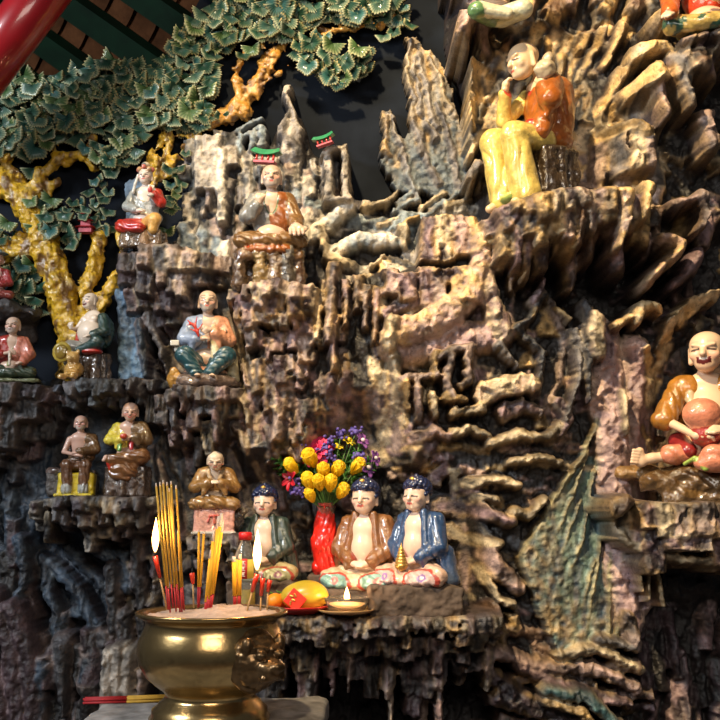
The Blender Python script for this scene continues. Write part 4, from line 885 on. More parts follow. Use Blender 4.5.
def statue(label, px, ztop_px, zb, Y, rz, spec, group=None, bot=None, hres=.010, cat='statue', name='seated_statue', tilt=0):
    """zb: height of the surface the statue stands on; ztop_px: photo row of its top"""
    zt = float(P(px, ztop_px, Y)[2]); tot = spec.get('tot', 1.0); sc = (zt - zb) / tot
    x = float(P(px, ztop_px + (zt - zb) / S(Y) * .5, Y)[0])
    r = empty(name, (x, Y, zb), math.radians(rz), label, cat, group); r.scale = (sc * spec.get('wx', 1.06), sc * (1 + (spec.get('wx', 1.06) - 1) * .5), sc)
    up = np.array([0, 0, spec.get('lift', 0)])
    skin = spec.get('skin', SK); hM = Rz(spec.get('hyaw', 0)) @ Rx(spec.get('hpitch', 0)) @ Ry(spec.get('hroll', 0)); hs = spec.get('hs', 1.0) * 1.14; ht = np.array(spec.get('hpos', (0, -.03, .865))) + up
    body = [E((0, .02, .50), (.135, .10, .22), skin, k=.04), E((0, 0, .62), (.15, .085, .10), skin, k=.04), K((0, .01, .68), (0, -.015, .80), .050, .046, skin, k=.03), E((0, 0, .2), (.17, .13, .12), skin, k=.04)]
    body += spec.get('body', [])
    robe = []; 
    for i, a in enumerate(spec.get('arms', [])):
        sh, el, wr = [np.array(p, float) for p in a['p']]
        body += [K(sh, el, .045, .038, skin, k=.03), K(el, wr, .036, .026, skin, k=.015)]
        if a.get('hand') is not None: d, u = a['hand']; body += hand(wr, d, u, a.get('hs', 1.15), skin, a.get('curl', .6))
        if not a.get('bare'):
            cl = a['col']; f = a.get('fold', ((.85, .55, .40), 36, .008)); e2_ = lerp3(el, wr, a.get('sl', .75)); w_ = a.get('w', 1)
            robe += [K(sh, el, .072 * w_, .074 * w_, cl, k=.03, fold=f), K(el, e2_, .072 * w_, .062 * w_, cl, k=.02, fold=f)]
            if a.get('drop'): robe += [K(e2_, e2_ + np.array(a['drop']), .055, .03, cl, k=.03, fold=f)]
    for q in body[4:]: pass
    if up[2]: tf(body, np.eye(3), up)
    nb = len(body); body += tf(head(skin, chubby=spec.get('chub', 0), brow=spec.get('browridge', 1)), hM, ht, hs)
    fp = spec.get('face', {})
    def bp(V, col, who):
        col = face_paint(V, col.copy(), hM, ht, hs, fp)
        if spec.get('bpaint'): col = spec['bpaint'](V, col)
        return col
    sculpt('body', body, hres * .85, M_skin, r, paint=bp)
    if robe or spec.get('robe'):
        rp = [dict(q) for q in spec.get('robe', [])] + robe
        rp += [E(c, rr, 0, k=.015, sub=True) for c, rr in spec.get('open', [])]
        if up[2]: tf(rp, np.eye(3), up)
        def rpaint(V, col, who):
            if spec.get('trim') is not None:
                for c, rr in spec.get('open', []):
                    d = prim_d(E(np.array(c) + up, rr), V); col[(d < .013) & (V[:, 1] < .02)] = spec['trim']
            if spec.get('rpaint'): col = spec['rpaint'](V, col)
            return col
        sculpt('robe', rp, hres, M_glaze, r, paint=rpaint)
    if spec.get('skirt'):
        sk = [dict(q) for q in spec['skirt']]
        if up[2]: tf(sk, np.eye(3), up)
        sculpt('skirt', sk, hres, M_glaze, r, paint=(lambda V, col, who: spec['spaint'](V, col)) if spec.get('spaint') else None)
    for nm, pr, mt, nz in spec.get('extra', []): sculpt(nm, pr, hres, mt, r, noise=nz)
    if spec.get('curls'):
        V = []; Fc = []; lst = []
        for i in range(110):
            zz = 1 - i / 110 * 1.45; a = i * 2.39996; rr = math.sqrt(max(0, 1 - zz * zz)); d = np.array([rr * math.cos(a), rr * math.sin(a), zz])
            if d[1] < -.30 and d[2] < .42: continue
            c = d * np.array([.088, .103, .086]) + np.array([0, .010, .037]); lst.append((c, .0185))
        for i in range(10):
            a = i * 2 * PI / 8; lst.append((np.array([.03 * math.cos(a), .03 * math.sin(a) + .01, .125]) if i < 8 else np.array([0, .01, .14 - .01 * (i - 8)]), .017))
        ico = [(0, 0, 1), (1, 0, 0), (0, 1, 0), (-1, 0, 0), (0, -1, 0), (0, 0, -1)] ; pr = []
        for c, rr in lst: pr.append(E(c, (rr, rr, rr), (0, 0, 0), k=.002))
        pr.append(E((0, .012, .045), (.084, .099, .082), (0, 0, 0), k=.002)); pr.append(E((0, -.11, -.02), (.074, .085, .075), 0, k=.004, sub=True))
        tf(pr, hM, ht, hs); sculpt('hair', pr, hres * .75, M_hair, r)
        tp = [E((0, -.045, .118), (.022, .018, .02), (0, 0, 0))]; tf(tp, hM, ht, hs); sculpt('topknot_jewel', tp, hres * .6, M_gold, r)
    return r
# common pieces
def torso(c, w=1, f=((1, .1, .1), 30, .008)): return [E((0, .05, .44), (.185 * w, .13, .27), c, k=.03, fold=f), E((0, .03, .62), (.185 * w, .115, .11), c, k=.03)]
def lotus(c, w=.30, c2=None, f=((.6, .5, 1), 34, .014)):
    return [E((0, -.02, .08), (.26, .20, .10), c, k=.04), K((.10, -.02, .14), (w, -.15, .10), .10, .085, c, k=.04, fold=f), K((-.10, -.02, .14), (-w, -.15, .10), .10, .085, c2 or c, k=.04, fold=f),
            K((w, -.16, .09), (-.05, -.26, .075), .08, .06, c, k=.03, fold=f), K((-w, -.16, .09), (.05, -.25, .07), .08, .06, c2 or c, k=.03, fold=f)]
def shins(c, w=.16, c2=None, f=((1, .2, .1), 50, .010), knee=.30, foot=-.02):
    """legs of a figure sitting upright on a seat, shins hanging in front"""
    return [K((.07, 0, .14), (w, -.26, .16), .095, .085, c, k=.04, fold=f), K((-.07, 0, .14), (-w, -.26, .16), .095, .085, c2 or c, k=.04, fold=f), E((0, -.08, .13), (.18, .17, .08), c, k=.04),
            K((w, -.27, .15), (w * .8, -.26, foot), .080, .075, c, k=.03, fold=f), K((-w, -.27, .15), (-w * .8, -.26, foot), .080, .075, c2 or c, k=.03, fold=f)]
def feet(z, w=.13, y=-.30, skin=SK):
    pr = []
    for s_ in (-1, 1):
        pr += [K((s_ * w, y + .07, z + .06), (s_ * w, y + .02, z + .025), .035, .03, skin, k=.02), K((s_ * w, y + .03, z + .02), (s_ * w * 1.15, y - .06, z + .012), .028, .024, skin, k=.02)]
        pr += [K((s_ * w * 1.1 + o, y - .07, z + .012), (s_ * w * 1.1 + o, y - .095 - .006 * (o * s_ < 0), z + .010), .010, .009, skin, k=.004) for o in (-.024, -.011, .001, .013, .024)]
    return pr
BR = (.15, .062, .018); BR2 = (.15, .075, .022); RED = (.42, .025, .015); AMB2 = (.22, .065, .012)
def stump(w=.3, d=.22, h=.3, col=(.05, .03, .02), n=9, seed=1):
    r_ = random.Random(seed); pr = [B((0, 0, h * .5), (w * .8, d * .8, h * .5), col, rd=.03, k=.03)]
    for i in range(n):
        a = i / n * 2 * PI; x = w * .82 * math.cos(a); y = d * .82 * math.sin(a); g = r_.uniform(.6, 1.8); pr.append(K((x, y, .02), (x * .93, y * .93, h - .04), .05 * g, .045, tuple(np.array(col) * g), k=.03))
    return pr
def stumpy(w, d, h, col, n=9, seed=1, y=0): return ('rock_seat', tf(stump(w, d, h, col, n, seed), np.eye(3), np.array([0, y, 0])), M_glz2, (9, .035, seed))
ZL = lambda k: LEDGES[k][0]; YL = lambda k, f=.5: -LEDGES[k][1] * f
# --- the three curly-haired statues of the altar
def flowers(cx, cz, r, c1, c2):
    def f(V, col):
        for x, z in zip(cx, cz):
            d = np.hypot(V[:, 0] - x, (V[:, 2] - z) * 1.3); m = (d < r) & (V[:, 1] < -.1); col[m] = c1; col[(d < r * .45) & (V[:, 1] < -.1)] = c2; col[(d < r * 1.15) & (d > r) & (V[:, 1] < -.1)] = RED
        return col
    return f
def skirt_b(V, col, base, patch, fl, edge=(.42, .06, .04)):
    n = fbm3((V * [9, 9, 9]).astype(np.float32), 3, 2); x, z = V[:, 0], V[:, 2]
    for s_ in (-1, 1):
        d = np.hypot((x - s_ * .20) / .155, (z - .065) / .085) + n * .25; m = (V[:, 1] < -.12)
        col[m & (d < 1)] = patch; col[m & (np.abs(d - 1) < .10)] = edge; d2 = np.hypot(x - s_ * .20, (z - .08) * 1.1); col[m & (d2 < .04)] = fl; col[m & (d2 < .018)] = (.6, .5, .4)
    return col
def altar_spec(rc, trim, base, patch, fl, rp=None):
    arms = [dict(p=[(s_ * .17, .03, .62), (s_ * .235, -.04, .37), (s_ * .06, -.17, .235)], col=rc, hand=((-s_, -.35, -.05), (0, -.5, 1)), curl=.35, hs=1.1, sl=.72, w=1.12, drop=(s_ * .03, .02, -.09)) for s_ in (-1, 1)]
    return dict(tot=1.06, wx=1.08, browridge=0, hs=1.17, chub=.008, skin=SKP, arms=arms, body=[E((0, -.06, .38), (.12, .10, .16), SKP, k=.04), E((0, -.05, .55), (.12, .08, .12), SKP, k=.04)], robe=torso(rc) + [K((s_ * .085, -.045, .70), (s_ * .135, -.105, .38), .036, .036, rc, k=.03) for s_ in (-1, 1)] + [K((-.24, .05, .30), (-.27, .08, .06), .09, .10, rc, k=.04, fold=((1, .3, .2), 36, .012)), K((.24, .05, .30), (.27, .08, .06), .09, .10, rc, k=.04, fold=((1, .3, .2), 36, .012)), E((0, .13, .15), (.28, .09, .16), rc, k=.04)],
                open=[((0, -.17, .60), (.066, .15, .16)), ((0, -.20, .42), (.088, .15, .17))], trim=np.array(trim), rpaint=rp, hpitch=6,
                skirt=lotus(base, .29) + [E((0, -.17, .04), (.33, .15, .05), base, k=.04, fold=((1, 0, 0), 30, .02))], spaint=lambda V, c: skirt_b(V, c, base, patch, fl), curls=True, face=dict(brow=(.25, .15, .1), cheek=(.72, .40, .33)))
blocks = [(px, w, h, Y, l) for px, w, h, Y, l in [(264, 66, 26, -.13, 'rough dark stone block under the statue in the dark green robe'), (362, 86, 20, -.16, 'rough grey stone block under the statue in the brown robe with turquoise lap'),
          (414, 88, 26, -.23, 'rough brown stone block under the statue in the blue robe holding the pagoda')]]
ZA = ZL(17)
for i, (px, w, h, Y, l) in enumerate(blocks):
    s = S(Y); p = P(px, 600, Y); hh = h * s
    o = sculpt('stone_block', [B((0, 0, hh * .5 - .004), (w * s * .5, .075 if i < 2 else .085, hh * .5 + .004), (0, 0, 0), rd=.008)], .0022, M_block, None, noise=(45, .009, i)); o.location = (p[0], Y, ZA); tag(o, l, 'stone block', 'stone blocks on the altar shelf')
statue('meditating curly-haired statue in a dark green robe behind the oil bottle', 265, 484, ZA + 26 * S(-.13) - .002, -.13, -8, altar_spec((.035, .055, .05), (.12, .05, .02), (.42, .34, .17), (.36, .36, .20), (.3, .14, .2)), hres=.0095)
statue('meditating statue in a glossy brown robe with turquoise patches on its lap', 366, 477, ZA + 20 * S(-.16) - .002, -.16, -20, altar_spec((.20, .085, .03), (.25, .03, .015), (.60, .45, .30), (.20, .36, .32), (.55, .2, .2)), hres=.0095)
sp = altar_spec((.025, .06, .15), (.30, .09, .06), (.62, .42, .32), (.50, .36, .34), (.25, .15, .4), rp=lambda V, c: lerp3(c, np.array([.18, .20, .22]), np.clip(.3 - V[:, 2:3] * 1.2 + .3 * fbm3((V * 12).astype(np.float32), 3)[:, None], 0, .6) * (V[:, 1:2] < .1)))
pag = [K((0, -.29, .20 + .03 * i), (0, -.29, .215 + .03 * i), .062 - .007 * i, .046 - .007 * i, (0, 0, 0), k=.001) for i in range(6)] + [K((0, -.29, .37), (0, -.29, .41), .012, .004, (0, 0, 0), k=.01)]
sp['extra'] = [('pagoda', pag, M_gold, None)]
statue('meditating statue in a glossy blue robe holding a small gilt pagoda, rightmost of the three', 419, 475, ZA + 26 * S(-.23) - .002, -.23, -38, sp, hres=.0085)
# --- crowned statue
gr = (.30, .32, .31)
statue('crowned pale statue in a grey shawl and red skirt high on the left ledge', 145, 163, ZL(10), YL(10, .6), -4, dict(tot=1.32, lift=.24, skin=(.70, .60, .52), hs=1.0, hpitch=4,
    arms=[dict(p=[(-.16, .03, .62), (-.23, -.05, .40), (-.05, -.17, .30)], col=gr, hand=((1, -.3, 0), (0, -.4, 1))), dict(p=[(.16, .03, .62), (.24, -.06, .45), (.13, -.17, .58)], col=RED, hand=((0, -.1, 1), (0, -1, 0)))],
    robe=torso(gr) + [E((0, .06, .25), (.24, .15, .12), gr, k=.04)], open=[((0, -.17, .60), (.08, .15, .15))], trim=np.array([.55, .36, .08]),
    skirt=[K((-.02, -.05, .10), (-.27, -.14, .08), .12, .10, RED, k=.04, fold=((.4, .3, 1), 34, .012)), K((-.25, -.17, .06), (.0, -.24, .03), .09, .08, RED, k=.03, fold=((.4, .3, 1), 34, .012)), K((.05, -.05, .12), (.20, -.22, .15), .11, .10, (.62, .36, .10), k=.01), K((.20, -.23, .13), (.18, -.22, .0), .09, .07, (.62, .36, .10), k=.02)],
    extra=[stumpy(.36, .25, .24, (.13, .08, .045), seed=3), ('crown', [E((.095 * math.cos(a), .09 * math.sin(a) - .03, 1.205 + .015 * math.sin(a * 3)), (.036, .034, .040), (.5, .3, .15) if i % 2 else (.55, .16, .12), k=.006) for i, a in enumerate(np.linspace(0, 2 * PI, 9)[:-1])] + [E((0, -.03, 1.27), (.06, .06, .055), (.6, .5, .35), k=.01), E((0, -.12, 1.25), (.03, .02, .035), (.12, .2, .25), k=.006)], M_glaze, None),
           ('ribbon', [K((-.10, -.04, 1.12), (-.13, -.07, .98), .022, .02, (.6, .6, .56)), K((-.13, -.07, .98), (-.15, -.09, .84), .02, .024, (.6, .6, .56))], M_glaze, None),
           ('held_flower', [E((.12, -.20, .84), (.035, .03, .05), RED), E((.13, -.20, .76), (.05, .035, .03), (.5, .45, .4)), E((.11, -.21, .89), (.02, .02, .03), (.6, .55, .45))], M_glaze, None)],
    face=dict(brow=(.3, .2, .15))), hres=.011)
# --- bearded statue in the middle
def cut_l(cl, cr): return lambda V, c: np.where(((V[:, 0] < -.02) & (np.abs(c - np.array(cr)).sum(1) < .02))[:, None], np.array(cl), c)
statue('bald bearded statue in a glossy brown robe, one hand raised, on a hollow brown rock', 271, 165, ZL(11), YL(11, .62), 4, dict(tot=1.42, lift=.40, skin=(.52, .37, .28), hs=1.08, hpitch=4, chub=.006,
    arms=[dict(p=[(-.17, .03, .62), (-.25, -.04, .40), (-.12, -.18, .52)], col=(.20, .20, .19), hand=((.2, -.2, 1), (0, -1, .2)), curl=.9, hs=1.3, w=1.15, drop=(-.04, .02, -.13)), dict(p=[(.17, .03, .62), (.26, -.04, .36), (.27, -.20, .24)], col=BR2, hand=((0, -.8, -.4), (0, -.5, 1)), hs=2.2, w=1.2)],
    robe=[E((-.05, .05, .44), (.16, .13, .27), (.20, .20, .19), k=.03), E((-.06, .03, .62), (.13, .115, .11), (.20, .20, .19), k=.03), E((.07, .05, .42), (.17, .14, .28), AMB2, k=.01, fold=((1, .2, .4), 36, .01)), E((.08, .03, .60), (.13, .12, .12), AMB2, k=.02)], open=[((0, -.16, .60), (.075, .14, .20))], trim=np.array([.10, .16, .08]),
    skirt=lotus(BR2, .30) + [E((.0, -.18, -.03), (.28, .12, .07), AMB2, k=.03, fold=((1, 0, .3), 34, .02)), K((-.22, -.2, -.02), (-.10, -.26, -.06), .03, .02, RED, k=.01)],
    extra=[('rock_seat', [B((0, 0, .33), (.34, .24, .07), (.11, .055, .02), rd=.05, k=.04)] + [K((x, y, .34), (x * 1.05, y, .0), .07, .08, cc, k=.05) for x, y, cc in [(-.30, -.15, (.07, .04, .02)), (-.1, -.22, (.2, .13, .05)), (.05, -.2, (.10, .06, .03)), (.28, -.15, (.07, .035, .02)), (-.2, .15, (.05, .03, .02)), (.2, .15, (.05, .03, .02)), (.18, -.2, (.05, .04, .03))]] + [B((0, .05, .05), (.30, .2, .05), (.04, .025, .02), rd=.03, k=.05)], M_glz2, (9, .04, 5))],
    face=dict(beard=(.42, .37, .33), brow=(.35, .3, .27), mouth='smile', stubble=(.25, .24, .2))), hres=.0095)
# --- laughing bare-bellied statue
DG = (.012, .04, .035)
statue('laughing bald statue with bare chest and round belly in a dark green robe', 92, 293, ZL(13), YL(13, .55), -28, dict(tot=1.42, lift=.42, skin=(.72, .60, .48), hs=1.02, chub=.012, hpos=(-.02, -.05, .86), hyaw=-8,
    body=[E((0, -.05, .35), (.20, .17, .20), (.72, .60, .48), k=.05), E((.09, -.08, .56), (.07, .05, .06), (.72, .60, .48), k=.04), E((-.09, -.08, .56), (.07, .05, .06), (.72, .60, .48), k=.04)],
    arms=[dict(p=[(-.17, .0, .60), (-.25, -.07, .42), (-.22, -.22, .42)], bare=True, hand=((0, -.2, 1), (0, -1, 0)), col=DG, curl=.9), dict(p=[(.18, .02, .58), (.27, -.03, .36), (.16, -.22, .26)], col=DG, hand=((-.3, -1, -.1), (0, 0, 1)), w=1.2)],
    robe=[E((.10, .12, .38), (.20, .12, .28), DG, k=.03, fold=((1, .2, .4), 30, .01)), E((-.06, .14, .35), (.2, .08, .25), DG, k=.03), K((-.2, -.08, .38), (-.16, -.16, .15), .03, .03, RED, k=.01)], trim=None,
    skirt=[K((-.05, -.02, .10), (-.24, -.20, .12), .12, .11, (.24, .23, .20), k=.03, fold=((.4, .3, 1), 34, .012)), K((-.24, -.22, .10), (-.2, -.24, -.12), .09, .09, (.3, .29, .26), k=.03), K((.08, -.02, .12), (.26, -.18, .16), .12, .11, DG, k=.01, fold=((.4, .3, 1), 34, .012)), K((.26, -.2, .14), (.0, -.26, .04), .09, .07, DG, k=.02), E((.12, -.15, .02), (.2, .15, .05), RED, k=.01)],
    extra=[stumpy(.32, .22, .44, (.07, .045, .03), seed=8, y=.0)], face=dict(mouth='open', cheek=(.75, .4, .3))), hres=.011)
# --- coral statue
SB = (.24, .30, .42); SM = (.55, .26, .15); TL = (.015, .06, .075)
statue('bald statue in a pale blue and salmon robe holding a branch of red coral', 207, 288, ZL(12), YL(12, .6), 6, dict(tot=1.20, lift=.16, skin=(.55, .40, .29), hs=1.05,
    arms=[dict(p=[(-.17, .03, .62), (-.24, -.05, .42), (-.06, -.19, .40)], col=SB, hand=((1, -.2, .1), (0, -.3, 1)), w=1.15, drop=(-.06, .04, -.14)), dict(p=[(.17, .03, .62), (.24, -.05, .40), (.04, -.20, .50)], col=SM, hand=((-1, -.2, .2), (0, -1, .2)), w=1.1, drop=(.05, .03, -.16))],
    robe=[E((-.05, .05, .44), (.17, .13, .27), SB, k=.03), E((-.04, .03, .62), (.15, .115, .11), SB, k=.03), E((.09, .05, .42), (.15, .14, .28), SM, k=.01, fold=((1, .2, .4), 36, .01)), E((.10, .03, .60), (.11, .12, .12), SM, k=.02), K((.07, -.12, .55), (.10, -.14, .20), .035, .05, (.52, .46, .28), k=.01), K((.26, .0, .2), (.30, -.05, -.05), .08, .07, (.40, .36, .22), k=.02)],
    open=[((0, -.16, .64), (.05, .14, .12))], trim=np.array(SB) * 1.2,
    skirt=[K((-.08, -.02, .12), (-.22, -.22, .20), .10, .10, TL, k=.03, fold=((.2, 1, 1), 40, .014)), K((.08, -.02, .12), (.22, -.22, .20), .10, .10, TL, k=.03, fold=((.2, 1, 1), 40, .014)), K((-.22, -.23, .19), (-.10, -.26, .0), .10, .07, TL, k=.03, fold=((.2, 1, 1), 40, .014)), K((.22, -.23, .19), (.06, -.28, .0), .10, .07, TL, k=.03, fold=((.2, 1, 1), 40, .014)), E((0, -.05, .02), (.24, .2, .06), SM, k=.02)],
    body=tf(feet(0, .07, -.30, (.55, .40, .29)), np.eye(3), np.array([0, 0, -.06])),
    extra=[('coral', [K((-.08, -.24, .58), (-.12, -.25, .70), .014, .012, (.5, .03, .015)), K((-.12, -.25, .68), (-.20, -.25, .76), .013, .009, (.5, .03, .015)), K((-.12, -.25, .70), (-.10, -.25, .80), .012, .008, (.5, .03, .015)), K((-.09, -.24, .62), (-.17, -.25, .66), .011, .008, (.5, .03, .015)), K((-.09, -.24, .64), (-.04, -.25, .72), .011, .008, (.5, .03, .015)), K((-.15, -.25, .72), (-.21, -.25, .70), .010, .007, (.5, .03, .015))], M_glaze, None),
           ('rock_seat', [E((0, -.05, .06), (.38, .30, .13), (.13, .09, .07), k=.03), B((.05, .1, .12), (.25, .15, .12), (.06, .045, .04), rd=.04, k=.04), E((-.34, -.15, .10), (.08, .08, .12), (.35, .18, .03), k=.02)], M_glz2, (9, .04, 2))],
    face=dict(beard=(.35, .33, .3), brow=(.15, .12, .1))), hres=.011)
# --- red statue at the left edge
RO = (.34, .03, .02); SL2 = (.50, .16, .10)
statue('laughing bald statue in a red and salmon robe at the left edge of the photo', 12, 318, ZL(14), YL(14, .6), 12, dict(tot=1.10, lift=.10, skin=(.55, .38, .28), hs=1.12, hyaw=-14,
    arms=[dict(p=[(-.17, .03, .62), (-.25, -.05, .38), (-.02, -.20, .40)], col=RO, hand=((1, -.2, .1), (0, -1, .3)), sl=.5, w=1.1), dict(p=[(.17, .03, .62), (.26, -.04, .40), (.16, -.18, .24)], col=SL2, hand=((-.5, -.8, 0), (0, 0, 1)), w=1.2)],
    robe=[E((-.06, .05, .44), (.16, .13, .27), RO, k=.03), E((-.05, .03, .62), (.15, .115, .11), RO, k=.03), E((.09, .05, .42), (.16, .14, .28), SL2, k=.01, fold=((1, .2, .4), 30, .012)), E((.10, .03, .60), (.11, .12, .12), SL2, k=.02), K((.04, -.14, .60), (-.02, -.20, .20), .018, .02, (.2, .3, .06), k=.01)], open=[((0, -.16, .62), (.07, .14, .14))], trim=np.array([.5, .4, .3]),
    skirt=lotus((.03, .05, .03), .30), extra=[('glazed_base', [B((0, -.06, .05), (.46, .28, .035), (.12, .13, .06), rd=.03, k=.02), B((0, 0, .02), (.3, .2, .03), (.05, .05, .03), rd=.02)], M_glz2, (8, .02, 4)), ('held_scroll', [K((-.0, -.27, .50), (.01, -.28, .30), .022, .022, (.55, .48, .38), k=.01)], M_glaze, None)],
    face=dict(mouth='open', brow=(.5, .45, .4), beard=(.5, .42, .36), old=1)), hres=.011)
# --- half hidden statue above it
o_ = dict(tot=1.0, skin=(.5, .3, .25), hs=1.1, arms=[dict(p=[(s_ * .17, .03, .62), (s_ * .25, -.05, .38), (s_ * .06, -.2, .30)], col=(.30, .03, .03), hand=((-s_, -.3, 0), (0, -.3, 1))) for s_ in (-1, 1)], robe=torso((.28, .03, .03)), open=[((0, -.16, .62), (.07, .14, .14))], trim=np.array([.02, .02, .02]), skirt=lotus((.22, .04, .03), .28),
    extra=[('hat', [E((0, -.03, 1.0), (.20, .18, .035), (.14, .20, .22), k=.02), E((0, -.02, 1.05), (.08, .08, .06), (.14, .20, .22), k=.03)], M_glaze, None)], face=dict())
ridge_z = float(P(0, 300, -.12)[2])
o = sculpt('rock_shelf', [E((0, .02, -.02), (.10, .10, .028), (.05, .045, .045)), E((-.03, .06, -.05), (.07, .05, .05), (.05, .04, .045)), E((.02, .065, -.07), (.06, .04, .05), (.04, .035, .04))], .004, M_rock, None, noise=(30, .016, 2)); o.location = (P(0, 300, -.1)[0] - .01, -.07, ridge_z - .004); tag(o, 'rounded dark rock shelf above the laughing statue in the red and salmon robe', 'rock ledge')
statue('dark red-robed statue under a grey leaf-shaped hat at the left edge', -3, 254, ridge_z + .002, -.10, 10, o_, hres=.014)
# --- gaunt statue and yellow sleeved statue on the lower left ledge
GS_ = (.50, .31, .24)
statue('thin bald statue with one bare shoulder, sitting on a yellow cloth', 80, 413, ZL(15), YL(15, .55), 4, dict(tot=1.40, lift=.36, wx=1.13, skin=GS_, hs=1.0,
    arms=[dict(p=[(-.16, .0, .60), (-.22, -.06, .38), (-.02, -.22, .32)], bare=True, col=BR, hand=((1, -.1, 0), (0, -.5, 1))), dict(p=[(.17, .03, .62), (.23, -.05, .42), (.02, -.20, .38)], col=(.13, .07, .03), hand=((-1, -.1, -.1), (0, -.5, 1)), sl=.95, w=1.05, drop=(.02, 0, -.10))],
    robe=[E((.09, .06, .42), (.13, .13, .28), (.13, .07, .03), k=.01, fold=((1, .2, .4), 30, .012)), E((.10, .03, .60), (.10, .11, .11), (.13, .07, .03), k=.02), E((-.05, .12, .38), (.15, .06, .22), (.13, .07, .03), k=.02), E((0, .0, .25), (.2, .15, .06), (.11, .06, .03), k=.02), K((-.1, .06, .66), (-.14, -.02, .40), .022, .02, (.03, .015, .01), k=.01)], trim=None,
    skirt=shins((.12, .055, .025), .14, foot=-.16, f=((1, .2, .1), 44, .016)) + [K((.12, -.27, -.20), (.12, -.27, -.26), .075, .08, (.30, .31, .29), k=.01, fold=((1, 0, 0), 60, .014)), K((-.12, -.27, -.20), (-.12, -.27, -.26), .075, .08, (.30, .31, .29), k=.01, fold=((1, 0, 0), 60, .014))],
    body=feet(-.36, .12, -.30, (.6, .38, .26)) + [K((.12, -.1, .1), (.12, -.25, .1), .03, .03, GS_), K((.12, -.25, .1), (.12, -.26, -.3), .03, .03, GS_), K((-.12, -.1, .1), (-.12, -.25, .1), .03, .03, GS_), K((-.12, -.25, .1), (-.12, -.26, -.3), .03, .03, GS_)],
    extra=[('yellow_cloth', [B((0, -.12, .20), (.26, .16, .19), (.55, .42, .02), rd=.05, k=.02), B((0, -.24, .02), (.27, .17, .022), (.55, .42, .02), rd=.02, k=.02)], M_glaze, (7, .02, 3)), ('rock_seat', [B((-.1, .08, .22), (.36, .16, .22), (.06, .05, .045), rd=.05, k=.03), E((-.36, .0, .42), (.12, .1, .07), (.09, .06, .05), k=.03)], M_glz2, (9, .04, 9))],
    face=dict(beard=(.5, .45, .4), brow=(.4, .35, .3), cheek=(.6, .22, .2), old=1)), hres=.011)
YE = (.60, .50, .06)
statue('statue with a yellow sleeve and brown robe holding a red peach in both hands', 129, 400, ZL(15), YL(15, .6), -2, dict(tot=1.48, lift=.44, wx=1.13, skin=(.52, .34, .26), hs=1.1, hpitch=12, hyaw=12, hpos=(.02, -.07, .85),
    arms=[dict(p=[(-.17, .03, .62), (-.25, -.05, .42), (-.04, -.19, .42)], col=YE, hand=((1, -.2, .1), (0, -.3, 1)), w=1.1, drop=(-.04, .02, -.12)), dict(p=[(.17, .03, .62), (.25, -.05, .42), (.08, -.2, .46)], col=(.13, .08, .035), hand=((-1, -.1, -.2), (0, -.5, 1)), w=1.2, drop=(.04, 0, -.10))],
    robe=[E((-.06, .05, .44), (.16, .13, .27), YE, k=.03), E((.08, .05, .42), (.17, .14, .28), (.13, .08, .035), k=.01), E((.07, .03, .60), (.14, .12, .12), (.16, .10, .05), k=.02), K((.06, -.15, .46), (.08, -.2, .28), .03, .03, (.45, .03, .04), k=.01), K((-.08, -.17, .34), (-.08, -.2, .26), .025, .03, (.1, .28, .05), k=.01)], open=[((0, -.16, .66), (.05, .12, .10))], trim=None,
    skirt=[K((.1, -.02, .12), (.22, -.2, .16), .13, .12, BR, k=.03, fold=((.3, .5, 1), 34, .014)), K((.2, -.22, .16), (-.18, -.24, .12), .09, .07, BR, k=.03, fold=((.3, .5, 1), 34, .014)), E((-.02, -.2, -.05), (.2, .10, .17), BR, k=.05, fold=((.6, .5, 1), 30, .02)), K((-.1, -.02, .12), (-.16, -.2, .08), .10, .09, AMB2, k=.03), K((-.2, -.24, .05), (-.18, -.24, -.02), .04, .03, RED, k=.01)],
    body=[K((-.14, -.22, .13), (-.24, -.24, .14), .045, .042, (.55, .36, .28), k=.02), K((-.24, -.24, .15), (-.27, -.26, .10), .03, .026, (.55, .36, .28), k=.01), K((0, -.05, .2), (-.14, -.22, .13), .05, .05, SK)],
    extra=[('peach', [E((-.01, -.26, .90), (.05, .045, .045), (.45, .05, .02)), E((-.035, -.27, .90), (.025, .02, .03), (.5, .2, .04))], M_glaze, None), stumpy(.34, .24, .46, (.045, .028, .02), n=11, seed=12)],
    face=dict(cheek=(.7, .2, .18), brow=(.4, .3, .25))), hres=.011)
